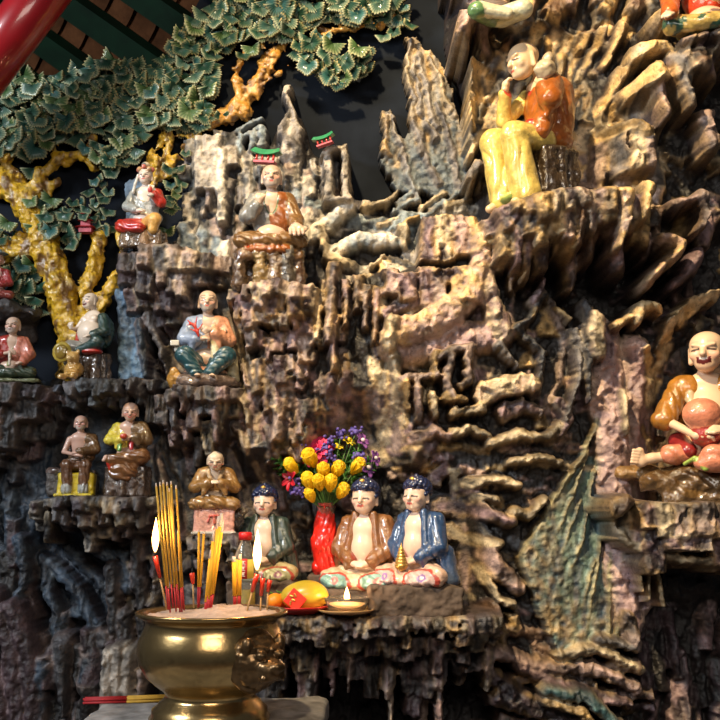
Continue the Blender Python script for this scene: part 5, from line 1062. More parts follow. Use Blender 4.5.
# --- brown robe on the pink seat
PK = (.62, .32, .26); TB = (.24, .13, .04)
statue('hunched bald statue in an ochre-brown robe with folded hands on a pink seat', 215, 450, ZL(16), YL(16, .6), 6, dict(tot=1.38, lift=.40, wx=1.22, skin=(.62, .50, .38), hs=1.12, hpitch=22, hpos=(0, -.12, .80), chub=.006,
    arms=[dict(p=[(s_ * .17, .03, .60), (s_ * .26, -.05, .36), (s_ * .06, -.22, .44)], col=TB, hand=((-s_, -.2, .1), (0, -.5, 1)), w=1.25, sl=.85, drop=(s_ * .06, .0, -.18)) for s_ in (-1, 1)],
    robe=torso(TB, 1.12) + [E((0, .10, .56), (.20, .13, .16), TB, k=.04), K((-.1, -.05, .62), (-.06, -.14, .50), .03, .03, (.35, .25, .15), k=.01), K((.1, -.05, .62), (.06, -.14, .50), .03, .03, (.35, .25, .15), k=.01)], open=[((0, -.16, .62), (.05, .12, .12))], trim=np.array([.40, .20, .08]),
    skirt=[E((0, -.06, .10), (.34, .24, .13), TB, k=.04, fold=((.8, .3, 1), 26, .03)), K((.12, -.02, .12), (.25, -.18, .08), .11, .10, TB, k=.04, fold=((.8, .3, 1), 26, .02)), K((-.12, -.02, .12), (-.25, -.18, .08), .11, .10, TB, k=.04, fold=((.8, .3, 1), 26, .02))],
    extra=[('pink_seat', [B((0, -.02, .20), (.27, .20, .21), PK, rd=.03, k=.02, fold=((1, .3, 0), 18, .012)), B((0, -.03, .02), (.30, .22, .025), (.45, .42, .36), rd=.02, k=.01), ], M_glaze, None), ('red_tassel', [E((0, -.235, .30), (.07, .02, .02), (.5, .08, .06)), K((-.05, -.235, .30), (-.08, -.235, .2), .012, .016, (.5, .10, .08)), K((.05, -.235, .30), (.09, -.235, .22), .012, .016, (.5, .10, .08)), K((0, -.24, .30), (.01, -.24, .18), .014, .02, (.55, .14, .1))], M_glaze, None),
           ('rock_seat', [E((.30, .05, .22), (.10, .16, .20), (.04, .03, .025), k=.03), E((.38, -.02, .36), (.08, .08, .06), (.10, .08, .06), k=.03)], M_glz2, (9, .04, 9))],
    bpaint=lambda V, c: c, face=dict(brow=(.5, .4, .3))), hres=.0105)
# --- upper right statue, chin on hand
YW = (.62, .47, .12); AM = (.30, .085, .012)
statue('old bald statue in an amber robe and yellow skirt resting chin on hand', 541, 46, ZL(18), YL(18, .62), -66, dict(tot=1.5, lift=.5, skin=(.66, .46, .27), hs=1.18, hpitch=16, hpos=(0, -.15, .83), chub=.004,
    arms=[dict(p=[(-.15, -.02, .60), (-.17, -.24, .34), (-.05, -.30, .58)], col=YW, hand=((.2, .1, 1), (-.3, -1, 0)), curl=.9, w=.85, sl=.85), dict(p=[(.16, .0, .60), (.27, -.10, .40), (.20, -.12, .56)], col=AM, hand=((-.2, .2, 1), (.5, -1, 0)), curl=1, hs=1.3, w=1.25, sl=.6, drop=(.02, .0, -.22), fold=((1, .3, .5), 26, .008))],
    body=[K((-.11, -.34, -.40), (-.11, -.43, -.46), .04, .035, (.66, .46, .27)), K((-.11, -.1, .1), (-.11, -.3, .1), .05, .05, SK), K((-.11, -.30, .1), (-.11, -.34, -.4), .045, .035, SK), K((.11, -.26, -.40), (.13, -.35, -.46), .04, .035, (.66, .46, .27)), K((.11, -.1, .1), (.11, -.28, .1), .05, .05, SK), K((.11, -.28, .1), (.11, -.28, -.4), .045, .035, SK)],
    robe=[E((0, .09, .40), (.22, .20, .32), AM, k=.03, fold=((.3, 1, .5), 16, .010)), E((0, .10, .58), (.21, .18, .15), AM, k=.05), E((0, .07, .16), (.21, .20, .14), AM, k=.04), K((.18, -.02, .5), (.16, -.12, .16), .07, .08, AM, k=.04, fold=((1, .3, .5), 26, .008)), K((.12, -.18, .22), (.10, -.22, .05), .05, .04, RED, k=.01)], open=[((0, -.22, .62), (.06, .14, .12))], trim=np.array([.45, .05, .02]),
    skirt=[K((-.09, -.05, .12), (-.13, -.36, .14), .11, .105, YW, k=.04, fold=((.3, .5, 1), 22, .012)), K((.09, -.05, .12), (.12, -.33, .12), .11, .10, YW, k=.04, fold=((.3, .5, 1), 22, .012)), K((-.13, -.37, .12), (-.10, -.30, -.38), .10, .11, YW, k=.05, fold=((1, .6, 0), 26, .014)), K((.12, -.34, .10), (.12, -.24, -.38), .10, .12, YW, k=.05, fold=((1, .6, 0), 26, .014)), E((0, -.24, -.40), (.2, .14, .05), (.2, .26, .06), k=.02)],
    extra=[('tree_stump', tf(stump(.25, .22, .56, (.035, .022, .012), 12, 4), np.eye(3), np.array([0, .06, -.02])), M_glz2, (9, .03, 3)), ('gourd', [E((.22, -.10, 1.17), (.075, .085, .085), (.40, .33, .22)), E((.17, -.03, 1.29), (.05, .055, .06), (.38, .30, .2))], M_skin, (20, .02, 2))],
    face=dict(brow=(.6, .5, .35), old=1, cheek=(.66, .34, .2), beard=(.66, .52, .36))), hres=.009)
# --- laughing statue at the right edge
OR = (.66, .24, .14)
statue('laughing bald statue hugging an orange gourd, one bare foot stretched out', 708, 329, ZL(19), YL(19, .62), -14, dict(tot=1.36, lift=.30, wx=1.12, skin=(.72, .50, .33), hs=1.22, hpitch=2, hyaw=-16, hpos=(.01, -.06, .87),
    arms=[dict(p=[(-.17, .0, .62), (-.29, -.10, .36), (-.10, -.30, .22)], col=(.33, .14, .02), hand=((1, -.1, .1), (0, -.6, 1)), sl=.05, w=1.1, hs=1.3, curl=.8), dict(p=[(.17, .03, .62), (.30, -.08, .36), (.05, -.31, .26)], col=(.33, .14, .02), hand=((-1, -.1, .1), (0, -.6, 1)), sl=.2, w=1.2, hs=1.3, curl=.8)],
    body=[E((0, -.04, .40), (.16, .12, .2), (.72, .50, .33), k=.04), K((-.10, -.15, .12), (-.40, -.20, .06), .05, .035, (.72, .50, .33), k=.02), K((-.38, -.20, .07), (-.47, -.22, .04), .036, .034, (.72, .50, .33), k=.02), K((-.45, -.22, .03), (-.46, -.23, .12), .03, .028, (.72, .50, .33), k=.02)] + [K((-.46 - .006 * i, -.25, .12 - .022 * i), (-.50 - .004 * i, -.26, .125 - .022 * i), .014, .012, (.72, .50, .33), k=.004) for i in range(5)],
    robe=[E((0, .07, .42), (.20, .13, .28), (.33, .14, .02), k=.03, fold=((1, .2, .4), 30, .01)), E((-.12, .0, .60), (.10, .10, .11), (.36, .15, .02), k=.02), E((.12, .0, .60), (.10, .10, .11), (.36, .15, .02), k=.02), K((-.12, -.06, .62), (-.10, -.12, .36), .028, .03, (.55, .42, .25), k=.01), K((-.2, -.05, .2), (-.15, -.18, .12), .07, .06, (.25, .02, .02), k=.02)], open=[((0, -.19, .60), (.075, .15, .20))], trim=np.array([.50, .38, .2]),
    skirt=[K((.10, -.02, .12), (.32, -.16, .14), .12, .12, OR, k=.04, fold=((.4, .3, 1), 26, .014)), K((.32, -.18, .12), (.0, -.30, .08), .10, .08, OR, k=.04, fold=((.4, .3, 1), 26, .014)), K((-.05, -.05, .12), (-.26, -.18, .09), .10, .075, OR, k=.04, fold=((.4, .3, 1), 26, .014)), E((.02, -.28, .02), (.15, .09, .07), OR, k=.04), K((-.18, -.26, .02), (-.12, -.30, .06), .015, .015, (.3, .42, .08), k=.01), K((-.12, -.30, .06), (-.06, -.33, -.02), .015, .02, (.3, .42, .08), k=.01)],
    extra=[('gourd', [E((-.06, -.27, .68), (.125, .11, .12), (.66, .24, .14)), E((-.04, -.25, .53), (.10, .10, .09), (.36, .04, .03), k=.04)], M_glaze, None),
           ('log_seat', [K((-.58, -.10, .25), (.55, .0, .25), .06, .10, (.22, .12, .04), k=.04), K((-.40, -.15, .20), (.5, -.1, .16), .09, .12, (.10, .055, .02), k=.05), K((-.15, -.1, .10), (.4, 0, .06), .12, .15, (.18, .10, .03), k=.06), B((.1, 0, .04), (.42, .22, .06), (.12, .07, .03), rd=.04, k=.05)], M_glz2, (10, .04, 6))],
    face=dict(mouth='open', brow=(.6, .42, .3), cheek=(.8, .38, .26), old=1)), hres=.008)
# --- pieces of statues cut by the top edge
zt_ = float(P(500, 14, -.38)[2])
o_ = dict(tot=1.0, skin=SK, arms=[dict(p=[(s_ * .17, .03, .62), (s_ * .25, -.05, .38), (s_ * .06, -.2, .30)], col=(.5, .5, .42), hand=((-s_, -.3, 0), (0, -.3, 1))) for s_ in (-1, 1)], robe=torso((.5, .5, .42)), open=[((0, -.16, .62), (.07, .14, .14))], trim=np.array([.2, .3, .1]),
    skirt=[K((.05, -.05, .10), (.22, -.2, .12), .11, .10, (.5, .5, .36), k=.03), K((-.05, -.05, .10), (-.24, -.2, .06), .11, .09, (.10, .20, .08), k=.03), K((-.2, -.2, .08), (.05, -.25, .03), .08, .06, (.55, .52, .36), k=.03)], face=dict())
statue('statue in a white and green robe, only its lap showing at the top edge', 494, -62, zt_, -.31, 10, o_, hres=.014)
o_ = dict(tot=1.0, skin=SK, arms=[dict(p=[(-.17, .03, .62), (-.30, -.08, .40), (-.34, -.25, .16)], col=(.45, .10, .02), hand=((-.4, -.6, -.4), (0, -.3, 1)), w=1.1, sl=.95), dict(p=[(.17, .03, .62), (.25, -.05, .38), (.06, -.2, .30)], col=(.45, .03, .02), hand=((-1, -.3, 0), (0, -.3, 1)))], robe=torso((.45, .05, .02)), open=[((0, -.16, .62), (.07, .14, .14))], trim=np.array([.4, .03, .02]),
    skirt=lotus((.40, .28, .08), .30), spaint=lambda V, c: np.where((fbm3((V * 11).astype(np.float32), 2)[:, None] > .12), np.array([.03, .08, .05]), c), face=dict())
statue('statue with an orange sleeve and a spotted yellow and green lap, top right corner', 706, -64, ZL(20), -.36, -8, o_, hres=.014)
# --- small pottery beside the laughing bare-bellied statue
s = S(-.15); p = P(73, 375, -.17); o = empty('lion_figurine', (p[0], -.165, ZL(13)), -.3, 'small golden crouching lion figurine beside the rock under the bare-bellied statue', 'figurine')
sculpt('body', [E((0, 0, .022), (.024, .022, .022), (.50, .28, .07), k=.01, fold=((0, .2, 1), 500, .002)), E((.004, -.012, .052), (.017, .016, .015), (.55, .33, .10), k=.008), E((-.012, -.01, .064), (.005, .004, .006), (.5, .3, .1), k=.004), E((.016, -.01, .066), (.005, .004, .006), (.5, .3, .1), k=.004), K((-.016, -.018, .004), (-.018, -.028, .004), .008, .007, (.5, .3, .1), k=.005), K((.016, -.018, .004), (.016, -.028, .004), .008, .007, (.5, .3, .1), k=.005), E((.004, -.028, .048), (.009, .007, .006), (.6, .4, .15), k=.004)], .0018, M_glaze, o, noise=(140, .002, 1))
o = sculpt('coin_disc', [E((0, 0, 0), (.024, .008, .026), (.36, .26, .04), k=.004), E((0, -.006, 0), (.016, .006, .018), (.20, .13, .02), k=.001)], .0016, M_glaze, None, noise=(150, .001, 1)); o.location = P(62, 352, -.15); tag(o, 'round olive-gold disc leaning behind the golden lion figurine', 'disc')
for i, (x, y, t) in enumerate([(175, 343, 'small white plaque on the left of the coral statue, upper of two'), (179, 349, 'small white plaque on the left of the coral statue, lower of two')]):
    o = sculpt('plaque', [B((0, 0, 0), (.011, .006, .007), (.5, .48, .42), rd=.002)], .0015, M_glaze, None); o.location = P(x, y, -.20 + .01 * i); tag(o, t, 'plaque')
# ------------------------------------------------------------------ altar things
M_brass = mat_vcol('aged_brass', rough=.24, metal=.95, bump=.08, bscale=30, var=.16, vscale=9, speck=.35, speckcol=(.12, .06, .02), bdist=.01)
M_bronze = mat_plain('dark_bronze', (.20, .12, .055), .3, metal=.8, bump=.6, bscale=70, var=.5, vscale=40)
M_ash = mat_plain('incense_ash', (.42, .33, .27), .95, bump=1, bscale=160, var=.25, vscale=60)
M_inc = mat_plain('yellow_incense', (.52, .30, .035), .75, var=.15, vscale=80); M_inc2 = mat_plain('bright_yellow_incense', (.78, .40, .02), .7, var=.1)
M_redst = mat_plain('red_stick', (.38, .015, .02), .6); M_tip = mat_plain('grey_ash_tip', (.50, .42, .36), .9); M_wood = mat_plain('bare_bamboo', (.45, .28, .12), .7)
M_wax = mat_plain('red_wax', (.60, .035, .015), .35, coat=.4); M_flame = mat_plain('flame', (1, .7, .3), .5, emit=((1, .50, .16), 9)); M_wick = mat_plain('wick', (.01, .01, .015), .8)
def flame(name, p, w, h, parent, power, mat=M_flame):
    prof = [(.001, 0), (.5, .10), (.82, .24), (1, .38), (.86, .54), (.55, .72), (.26, .88), (.001, 1.0)]
    o = lathe(name, [(r * w, z * h) for r, z in prof], mat, parent, 12, loc=p, cap=False)
    l = bpy.data.lights.new('flame_light', 'POINT'); l.energy = power; l.color = (1, .6, .28); l.shadow_soft_size = .012
    lo = bpy.data.objects.new('flame_light', l); C.objects.link(lo); w0 = (parent.location if parent else Vector((0, 0, 0))) + Vector(p); lo.location = w0 + Vector((0, -.03, h * .8))
    return o
CY = -.76; s = S(CY, 212, 650); zT = float(P(130, 699, -.56)[2]); c0 = P(212, 611, CY); zR = float(c0[2])
# table the censer stands on
M_tab = mat_plain('grey_stone_top', (.26, .25, .24), .85, bump=1, bscale=50, var=.5, vscale=30); M_tb2 = mat_plain('dark_table_side', (.06, .055, .05), .8, bump=1, bscale=30, var=.4)
xa, xb = float(P(96, 712, -.65)[0]), float(P(326, 712, -.65)[0])
tb = empty('altar_table', ((xa + xb) / 2, -.78, 0), 0, 'low grey stone-topped table under the brass censer at the bottom of the photo', 'table')
hw = (xb - xa) / 2
sculpt('table_top', [B((0, 0, zT - .02), (hw, .23, .02), (0, 0, 0), rd=.008), B((hw * .1, .01, zT - .02), (hw * .85, .245, .018), (0, 0, 0), rd=.01)], .004, M_tab, tb, noise=(22, .006, 3))
mesh_py('base', [(x * hw * .8, y * .18, z) for z in (0, zT - .038) for x, y in ((-1, -1), (1, -1), (1, 1), (-1, 1))], [(3, 2, 1, 0), (4, 5, 6, 7), (0, 1, 5, 4), (1, 2, 6, 5), (2, 3, 7, 6), (3, 0, 4, 7)], M_tb2, tb)
cen = empty('incense_censer', (c0[0], CY, zT), 0, 'round brass incense censer with a lion head handle, full of ash and burning sticks', 'censer')
HH = zR - zT; u = lambda py: HH * (1 - (py - 612) / 108)
prof = [(50, 722), (59, 721), (60, 716), (57, 712), (57, 708), (52, 704), (50, 701), (46, 698), (44, 694), (46, 690), (54, 684), (64, 675), (71, 663), (73.5, 652), (72, 641), (68, 631), (65, 624), (66, 620), (72, 617), (75.5, 614.5), (76, 612.5), (75, 611.5), (69, 612), (64, 616), (61, 622), (60, 628)]
sc_ = HH / 108 * 1.0; prof = [(r * s, max(0, u(y))) for r, y in prof]
V, Fc = lathe_arr(prof, 64, False); V = np.array(V)
bc = np.full((len(V), 3), (.56, .38, .16)); 
o = mesh_py('bowl', V, Fc, M_brass, cen, True, col=bc)
n = 26; V = []; Fc = []
for j in range(n + 1):
    for i in range(48):
        a = 2 * PI * i / 48; r = j / n * 66 * s; x, y = r * math.cos(a), r * math.sin(a); q = np.array([[x * 40, y * 40, 0]], np.float32)
        V.append((x, y, u(615.5) + (.016 * math.exp(-(((x - .03) / .07) ** 2 + (y / .06) ** 2)) + .006 * float(fbm3(q, 4, 3)[0]) + .004 * float(fbm3(q * 4, 8, 2)[0])) * (1 if j < n else .3)))
for j in range(n):
    for i in range(48): Fc.append((j * 48 + i, (j + 1) * 48 + i, (j + 1) * 48 + (i + 1) % 48, j * 48 + (i + 1) % 48))
tag(mesh_py('ash', V, Fc, M_ash, cen, True), kind='stuff')
# lion head handle
BZ = (.16, .10, .045); fM = Rz(32)
lion = [E((0, .014, 0), (.053, .022, .054), BZ, k=.004), E((0, -.006, 0), (.040, .026, .040), BZ, k=.01), E((0, -.030, -.010), (.026, .024, .020), BZ, k=.006), E((0, -.052, -.004), (.013, .009, .008), BZ, k=.004), E((.018, -.030, .014), (.010, .010, .009), BZ, k=.001), E((-.018, -.030, .014), (.010, .010, .009), BZ, k=.001),
        K((-.026, -.020, .024), (-.006, -.028, .022), .005, .005, BZ, k=.003), K((.026, -.020, .024), (.006, -.028, .022), .005, .005, BZ, k=.003), K((-.02, -.038, -.022), (.02, -.038, -.022), .006, .006, BZ, k=.003), E((.035, -.012, .03), (.010, .010, .014), BZ, k=.004), E((-.035, -.012, .03), (.010, .010, .014), BZ, k=.004)]
for i in range(22):
    a = i / 22 * 2 * PI; lion.append(E((.040 * math.cos(a), -.004, .040 * math.sin(a)), (.0065, .008, .0065), BZ, k=.006))
ang = math.radians(47); tf(lion, Rz(44), np.array([math.sin(ang) * 72 * s, -math.cos(ang) * 72 * s, u(655)]))
sculpt('lion_head_handle', lion, .0019, M_bronze, cen, noise=(70, .002, 3))
zA_ = zT + u(613)
# incense: every stick a thing of its own
def stick(bot, top, dy0, dy1, r, red, mt, label, group, tip=.03, name='incense_stick', up_red=None):
    """bot, top: photo pixels; dy: distance in front of or behind the censer's middle"""
    a = P(*bot, CY + dy0); a[2] = min(a[2], zA_ + .012); b = P(*top, CY + dy1); L = b - a
    o = empty(name, a, 0, label, name.replace('_', ' '), group); f = lambda t: L * t
    tube('red_foot', [f(-.02), f(red)], [r * .8] * 2, M_redst, o, 7); tube('shaft', [f(red), f(1 - tip)], [r, r], mt, o, 8)
    if tip: tube('ash_tip', [f(1 - tip), f(1)], [r * .95, r * .7], M_tip, o, 7)
gA = 'thin incense sticks in the tall cluster on the left of the censer'; lA = 'thin yellow incense stick in the tall cluster on the left of the censer'
for i, (b, t) in enumerate([((168, 607), (156, 483)), ((170, 610), (160, 482)), ((173, 606), (163, 480)), ((176, 609), (167, 482)), ((178, 605), (171, 481)), ((180, 611), (169, 488)), ((184, 608), (176, 485)), ((182, 613), (178, 530)), ((183, 606), (180, 540))]):
    stick(b, t, -.03 + .007 * i, -.035 + .008 * i, .0019, .17 if t[1] < 500 else .3, M_inc, lA, gA)
for b, t, l in [((198, 606), (199, 530), 'short yellow incense stick between the tall cluster and thick bundle, left of its pair'), ((199, 604), (204, 532), 'short yellow incense stick between the tall cluster and thick bundle, right of its pair')]:
    stick(b, t, -.01, 0, .0022, .25, M_inc2, ' '.join(l.split()[:16]), 'pair of short sticks')
for b, t, r in [((206, 612), (222, 513), .0040), ((209, 610), (219, 516), .0036), ((208, 612), (214, 530), .0034), ((205, 612), (211, 550), .0030), ((211, 608), (223, 520), .0030)]:
    stick(b, t, -.02, -.02, r, .16, M_inc2, 'thick bright yellow incense stick of the bundle leaning right in the censer', 'thick leaning bundle', tip=.14)
for b, t in [((235, 604), (234, 556)), ((239, 604), (240, 554))]: stick(b, t, .01, .01, .0042, .18, M_inc2, 'short thick yellow incense stick in front of the oil bottle', 'pair of thick sticks before the bottle', tip=.12)
def candle(bot, mid, top, label, flame_h, dy, power):
    a = P(*bot, CY + dy); a[2] = min(a[2], zA_ + .012); m = P(*mid, CY + dy); t = P(*top, CY + dy); o = empty('stick_candle', a, 0, label, 'candle')
    tube('bamboo_stick', [(0, 0, -.004), m - a], [.0016] * 2, M_wood, o, 7); tube('wax', [m - a, (m - a) * .3 + (t - a) * .7, t - a], [.0030, .0045, .0048], M_wax, o, 12)
    tube('wick', [t - a, t - a + np.array([0, 0, .008])], [.0012] * 2, M_wick, o, 6)
    if flame_h: flame('flame', tuple(t - a + np.array([0, 0, .005])), flame_h * .105, flame_h, o, power)
candle((167, 608), (160, 578), (155, 556), 'small red candle on a bamboo stick burning at the left rim of the censer', 36 * s, .0, .5)
candle((246, 612), (252, 592), (257, 574), 'small red candle on a stick burning on the right side of the censer', 42 * s, -.02, .7)
for b, m, t, l in [((194, 602), (193, 584), (192, 573), 'burnt-out thin red candle stub between the tall cluster and the thick bundle'), ((260, 614), (261, 596), (263, 578), 'burnt-out red candle stub just right of the burning right-hand candle'), ((267, 612), (268, 592), (270, 580), 'burnt-out red candle stub nearest the red fruit plate, rightmost in the censer')]:
    candle(b, m, t, l, 0, -.01, 0)
for i in range(7):
    y0 = -.625 + i * .006; z = zT + .004 + (i % 2) * .004; a = np.array([float(P(83 + i % 3, 699, y0)[0]), y0, z]); b = np.array([float(P(168, 699, y0)[0]), y0 + .02, z + .001]); o = empty('joss_stick', a, 0, 'unlit red and yellow incense stick lying in the bunch on the table', 'incense stick', 'bunch of sticks lying on the table'); L = b - a
    tube('red_end', [L * 0, L * .5], [.0021] * 2, M_redst, o, 7); tube('shaft', [L * .5, L], [.0026] * 2, M_inc, o, 7)
# ------------------------------------------------------------------ oil bottle
M_clear = mat_plain('clear_plastic', (.85, .88, .85), .08, trans=.92, ior=1.3); M_oil = mat_plain('yellow_oil', (.75, .55, .05), .05, trans=.6, ior=1.35); M_lab = mat_plain('red_label', (.55, .03, .03), .4); M_laby = mat_plain('yellow_label', (.72, .58, .10), .4); M_wh = mat_plain('label_white', (.8, .75, .68), .4)
BY = -.27; sb = S(BY); p = P(245, 560, BY); hb = float(P(245, 532, BY)[2]) - ZA - .002; bo = empty('oil_bottle', (p[0], BY, ZA + .002), math.radians(-12), 'clear oil bottle with a red cap and red label behind the yellow incense', 'bottle')
R_ = 10.5 * sb; lathe('bottle_body', [(.001, 0), (R_ * .9, 0), (R_, .05 * hb), (R_, .32 * hb), (R_ * .96, .36 * hb), (R_, .40 * hb), (R_, .68 * hb), (R_ * .8, .78 * hb), (R_ * .5, .86 * hb), (R_ * .45, .93 * hb)], M_clear, bo, 28, cap=False)
lathe('oil', [(.001, .006), (R_ * .88, .006), (R_ * .92, .05 * hb), (R_ * .92, .28 * hb), (.001, .28 * hb)], M_oil, bo, 24, cap=False); lathe('cap', [(.001, .90 * hb), (R_ * .62, .90 * hb), (R_ * .62, .99 * hb), (R_ * .5, hb), (.001, hb)], mat_plain('red_cap', (.6, .02, .02), .35), bo, 20, cap=False)
def arc_patch(name, r, a0, a1, z0, z1, mt, parent):
    V = []; Fc = []; n_ = 8
    for k in range(n_ + 1):
        a = math.radians(a0 + (a1 - a0) * k / n_)
        for rr in (r, r + .0006):
            for z in (z0, z1): V.append((rr * math.sin(a), -rr * math.cos(a), z))
    for k in range(n_): b = k * 4; Fc += [(b, b + 4, b + 5, b + 1), (b + 2, b + 3, b + 7, b + 6), (b, b + 2, b + 6, b + 4), (b + 1, b + 5, b + 7, b + 3)]
    return mesh_py(name, V, Fc, mt, parent, True)
arc_patch('label', R_ * 1.01, -70, 70, .42 * hb, .66 * hb, M_laby, bo); lr = arc_patch('label_panel', R_ * 1.05, -10, 30, .42 * hb, .67 * hb, M_lab, bo)
for i, z in enumerate((.61, .54, .47)):
    for (a, b, c_, d) in [(0, 20, .022, .030), (0, 20, -.022, -.014), (3, 17, 0, .006), (8, 12, -.022, .03), (0, 3, -.022, .03)]:
        arc_patch('character_stroke', R_ * 1.09, a, b, (z + c_) * hb, (z + d) * hb, M_wh, lr)
# ------------------------------------------------------------------ plate and fruit
FY = -.285; sf = S(FY); p = P(298, 605, FY); fx = float(p[0])
o = lathe('fruit_plate', [(.001, 0), (18 * sf, 0), (20 * sf, .002), (28 * sf, .011), (31 * sf, .016), (30.4 * sf, .0175), (27 * sf, .013), (18 * sf, .004), (.001, .004)], mat_plain('red_plastic', (.50, .012, .015), .3, coat=.5), None, 48, loc=(fx, FY, ZA + .001), cap=False); tag(o, 'shallow glossy red plate holding the fruit on the altar shelf', 'plate')
M_mel = mat_plain('yellow_green_rind', (.50, .36, .03), .35, coat=.3, bump=.2, bscale=120, var=.35, vscale=14)
mm = empty('melon', (fx + 6 * sf, FY, ZA + .005), .2, 'large yellow-green fruit with a red and gold paper sticker on the red plate', 'fruit')
mb = sculpt('fruit_flesh', [E((0, 0, 14 * sf), (23 * sf, 17 * sf, 14 * sf), (0, 0, 0), k=.01), E((4 * sf, 0, 14.5 * sf), (18 * sf, 16 * sf, 14 * sf), (0, 0, 0), k=.01)], .0022, M_mel, mm)
st = [B((-11 * sf, -15.0 * sf, 12 * sf), (8.5 * sf, .0012, 8 * sf), (0, 0, 0), rot=(-10, 38, -26), rd=.0006)]; so = sculpt('sticker', st, .0008, mat_plain('red_paper', (.65, .03, .01), .4), mm)
for k in range(7): sculpt('gold_mark', [B((-11 * sf + [-4, 0, 4, -2, 3, -5, 1][k] * sf * .9, -15.4 * sf - [-1, 0, .6, 0, .5, -1, 0][k] * .0009, 12 * sf + [4, 5, 3, 0, -2, -3, -5][k] * sf * .9), (2.0 * sf, .0012, .9 * sf), (0, 0, 0), rot=(-10, [20, 60, 100][k % 3], -26), rd=.0004)], .0008, M_gold, so)
M_or = mat_plain('orange_peel', (.75, .25, .015), .4, bump=.3, bscale=260)
for (dx, dy, r, l) in [(-22, -4, 8, 'small orange at the left end of the red plate'), (-15, 12, 7.5, 'small orange on the red plate, half hidden behind the large fruit')]:
    om = empty('orange', (fx + dx * sf, FY + dy * sf, ZA + .011), 0, l, 'fruit'); sculpt('peel', [E((0, 0, r * sf * .93), (r * sf, r * sf, r * sf * .93), (0, 0, 0))], .0016, M_or, om); sculpt('leaf', [E((-.4 * r * sf, 0, r * sf * 1.85), (5 * sf, 2 * sf, .8 * sf), (0, 0, 0), rot=(0, 25, 20))], .001, mat_plain('leaf_green', (.06, .20, .03), .4), om)
# ------------------------------------------------------------------ tea light in a glass
M_glass = mat_plain('clear_glass', (.95, .88, .78), .04, trans=.95, ior=1.4); GY = -.315; sg = S(GY); gx_c = float(P(346, 600, GY)[0])
o = lathe('glass_saucer', [(.001, .001), (16 * sg, .001), (24 * sg, .005), (28 * sg, .011), (27.4 * sg, .0125), (22 * sg, .008), (.001, .005)], mat_plain('amber_glass', (.55, .33, .14), .12, trans=.35, coat=.5), None, 40, loc=(gx_c, GY, ZA + .001), cap=False); tag(o, 'shallow amber glass saucer under the candle glass on the altar shelf', 'saucer')
cg = empty('candle_glass', (gx_c + .002, GY, ZA + .0085), 0, 'low clear glass cup with a burning candle in front of the brown-robed statue', 'candle holder')
lathe('glass_cup', [(.001, 0), (15 * sg, 0), (18 * sg, .004), (21 * sg, .020), (22 * sg, .030), (21 * sg, .030), (19.5 * sg, .019), (16 * sg, .006), (.001, .005)], M_glass, cg, 40, cap=False)
lathe('wax', [(.001, .0065), (13.5 * sg, .0065), (17.6 * sg, .015), (.001, .016)], mat_plain('pale_wax', (.85, .55, .28), .4, emit=((1, .55, .2), .35)), cg, 32, cap=False)
flame('flame', (0, 0, .018), 2.8 * sg, 15 * sg, cg, .45); tube('wick', [(0, 0, .014), (0, 0, .021)], [.001] * 2, M_wick, cg, 6)
o = lathe('candle_stub', [(.001, 0), (3.5 * sg, 0), (3.5 * sg, 11 * sg), (.001, 11.5 * sg)], mat_plain('yellow_wax', (.75, .50, .15), .4), None, 14, loc=(float(P(367, 600, GY + .03)[0]), GY + .045, ZA + .001), cap=False); tag(o, 'short pale yellow candle stub just right of the candle glass', 'candle')
# ------------------------------------------------------------------ bouquet
VY = -.115; sv = S(VY); vx = float(P(326, 560, VY)[0]); VZ = float(P(329, 573, VY)[2]); zv = lambda py: float(P(329, py, VY)[2]) - VZ
o = sculpt('stone_block', [B((0, 0, (VZ - ZA) * .5 - .001), (.042, .038, (VZ - ZA) * .5), (0, 0, 0), rd=.006)], .0025, M_block, None, noise=(45, .006, 7)); o.location = (vx, VY, ZA); tag(o, 'small dark stone block under the red-wrapped vase, mostly hidden behind the fruit', 'stone block', 'stone blocks on the altar shelf')
vs = empty('flower_vase', (vx, VY, VZ), 0, 'vase wrapped in crinkled red foil holding the bouquet of flowers', 'vase')
vt = zv(516); sculpt('red_foil_wrap', [K((0, 0, .014), (-.003, 0, vt * .5), 12.5 * sv, 11 * sv, (0, 0, 0), k=.02, fold=((1, .4, .3), 190, .004)), K((-.003, 0, vt * .5), (-.003, 0, vt - .008), 11.5 * sv, 10 * sv, (0, 0, 0), k=.02, fold=((1, .2, -.3), 240, .003))], .0022, mat_plain('red_foil', (.62, .02, .012), .22, coat=.6), vs, noise=(60, .004, 2))
lathe('glass_neck', [(8 * sv, vt - .012), (8.5 * sv, vt + .01), (10 * sv, vt + .032), (9 * sv, vt + .032), (7.5 * sv, vt + .01), (7 * sv, vt - .01)], M_glass, vs, 24, cap=False)
M_ros = mat_plain('yellow_petal', (.78, .50, .01), .5, sheen=.2, var=.12, vscale=60); M_rosr = mat_plain('orange_petal_edge', (.75, .12, .01), .5); M_grn = mat_plain('green_leaf', (.05, .16, .025), .45, var=.4, vscale=60); M_stm = mat_plain('green_stem', (.06, .14, .03), .5)
M_pnk = mat_plain('pink_petal', (.72, .04, .15), .5, var=.3, vscale=80); M_lil = mat_plain('red_petal', (.40, .01, .02), .45, var=.3); M_pur = mat_plain('purple_petal', (.28, .10, .40), .5, var=.35, vscale=90); M_orc = mat_plain('white_petal', (.7, .6, .65), .5); M_yd = mat_plain('daisy_yellow', (.80, .62, .03), .5)
NECK = np.array([vx, VY, VZ + vt + .012])
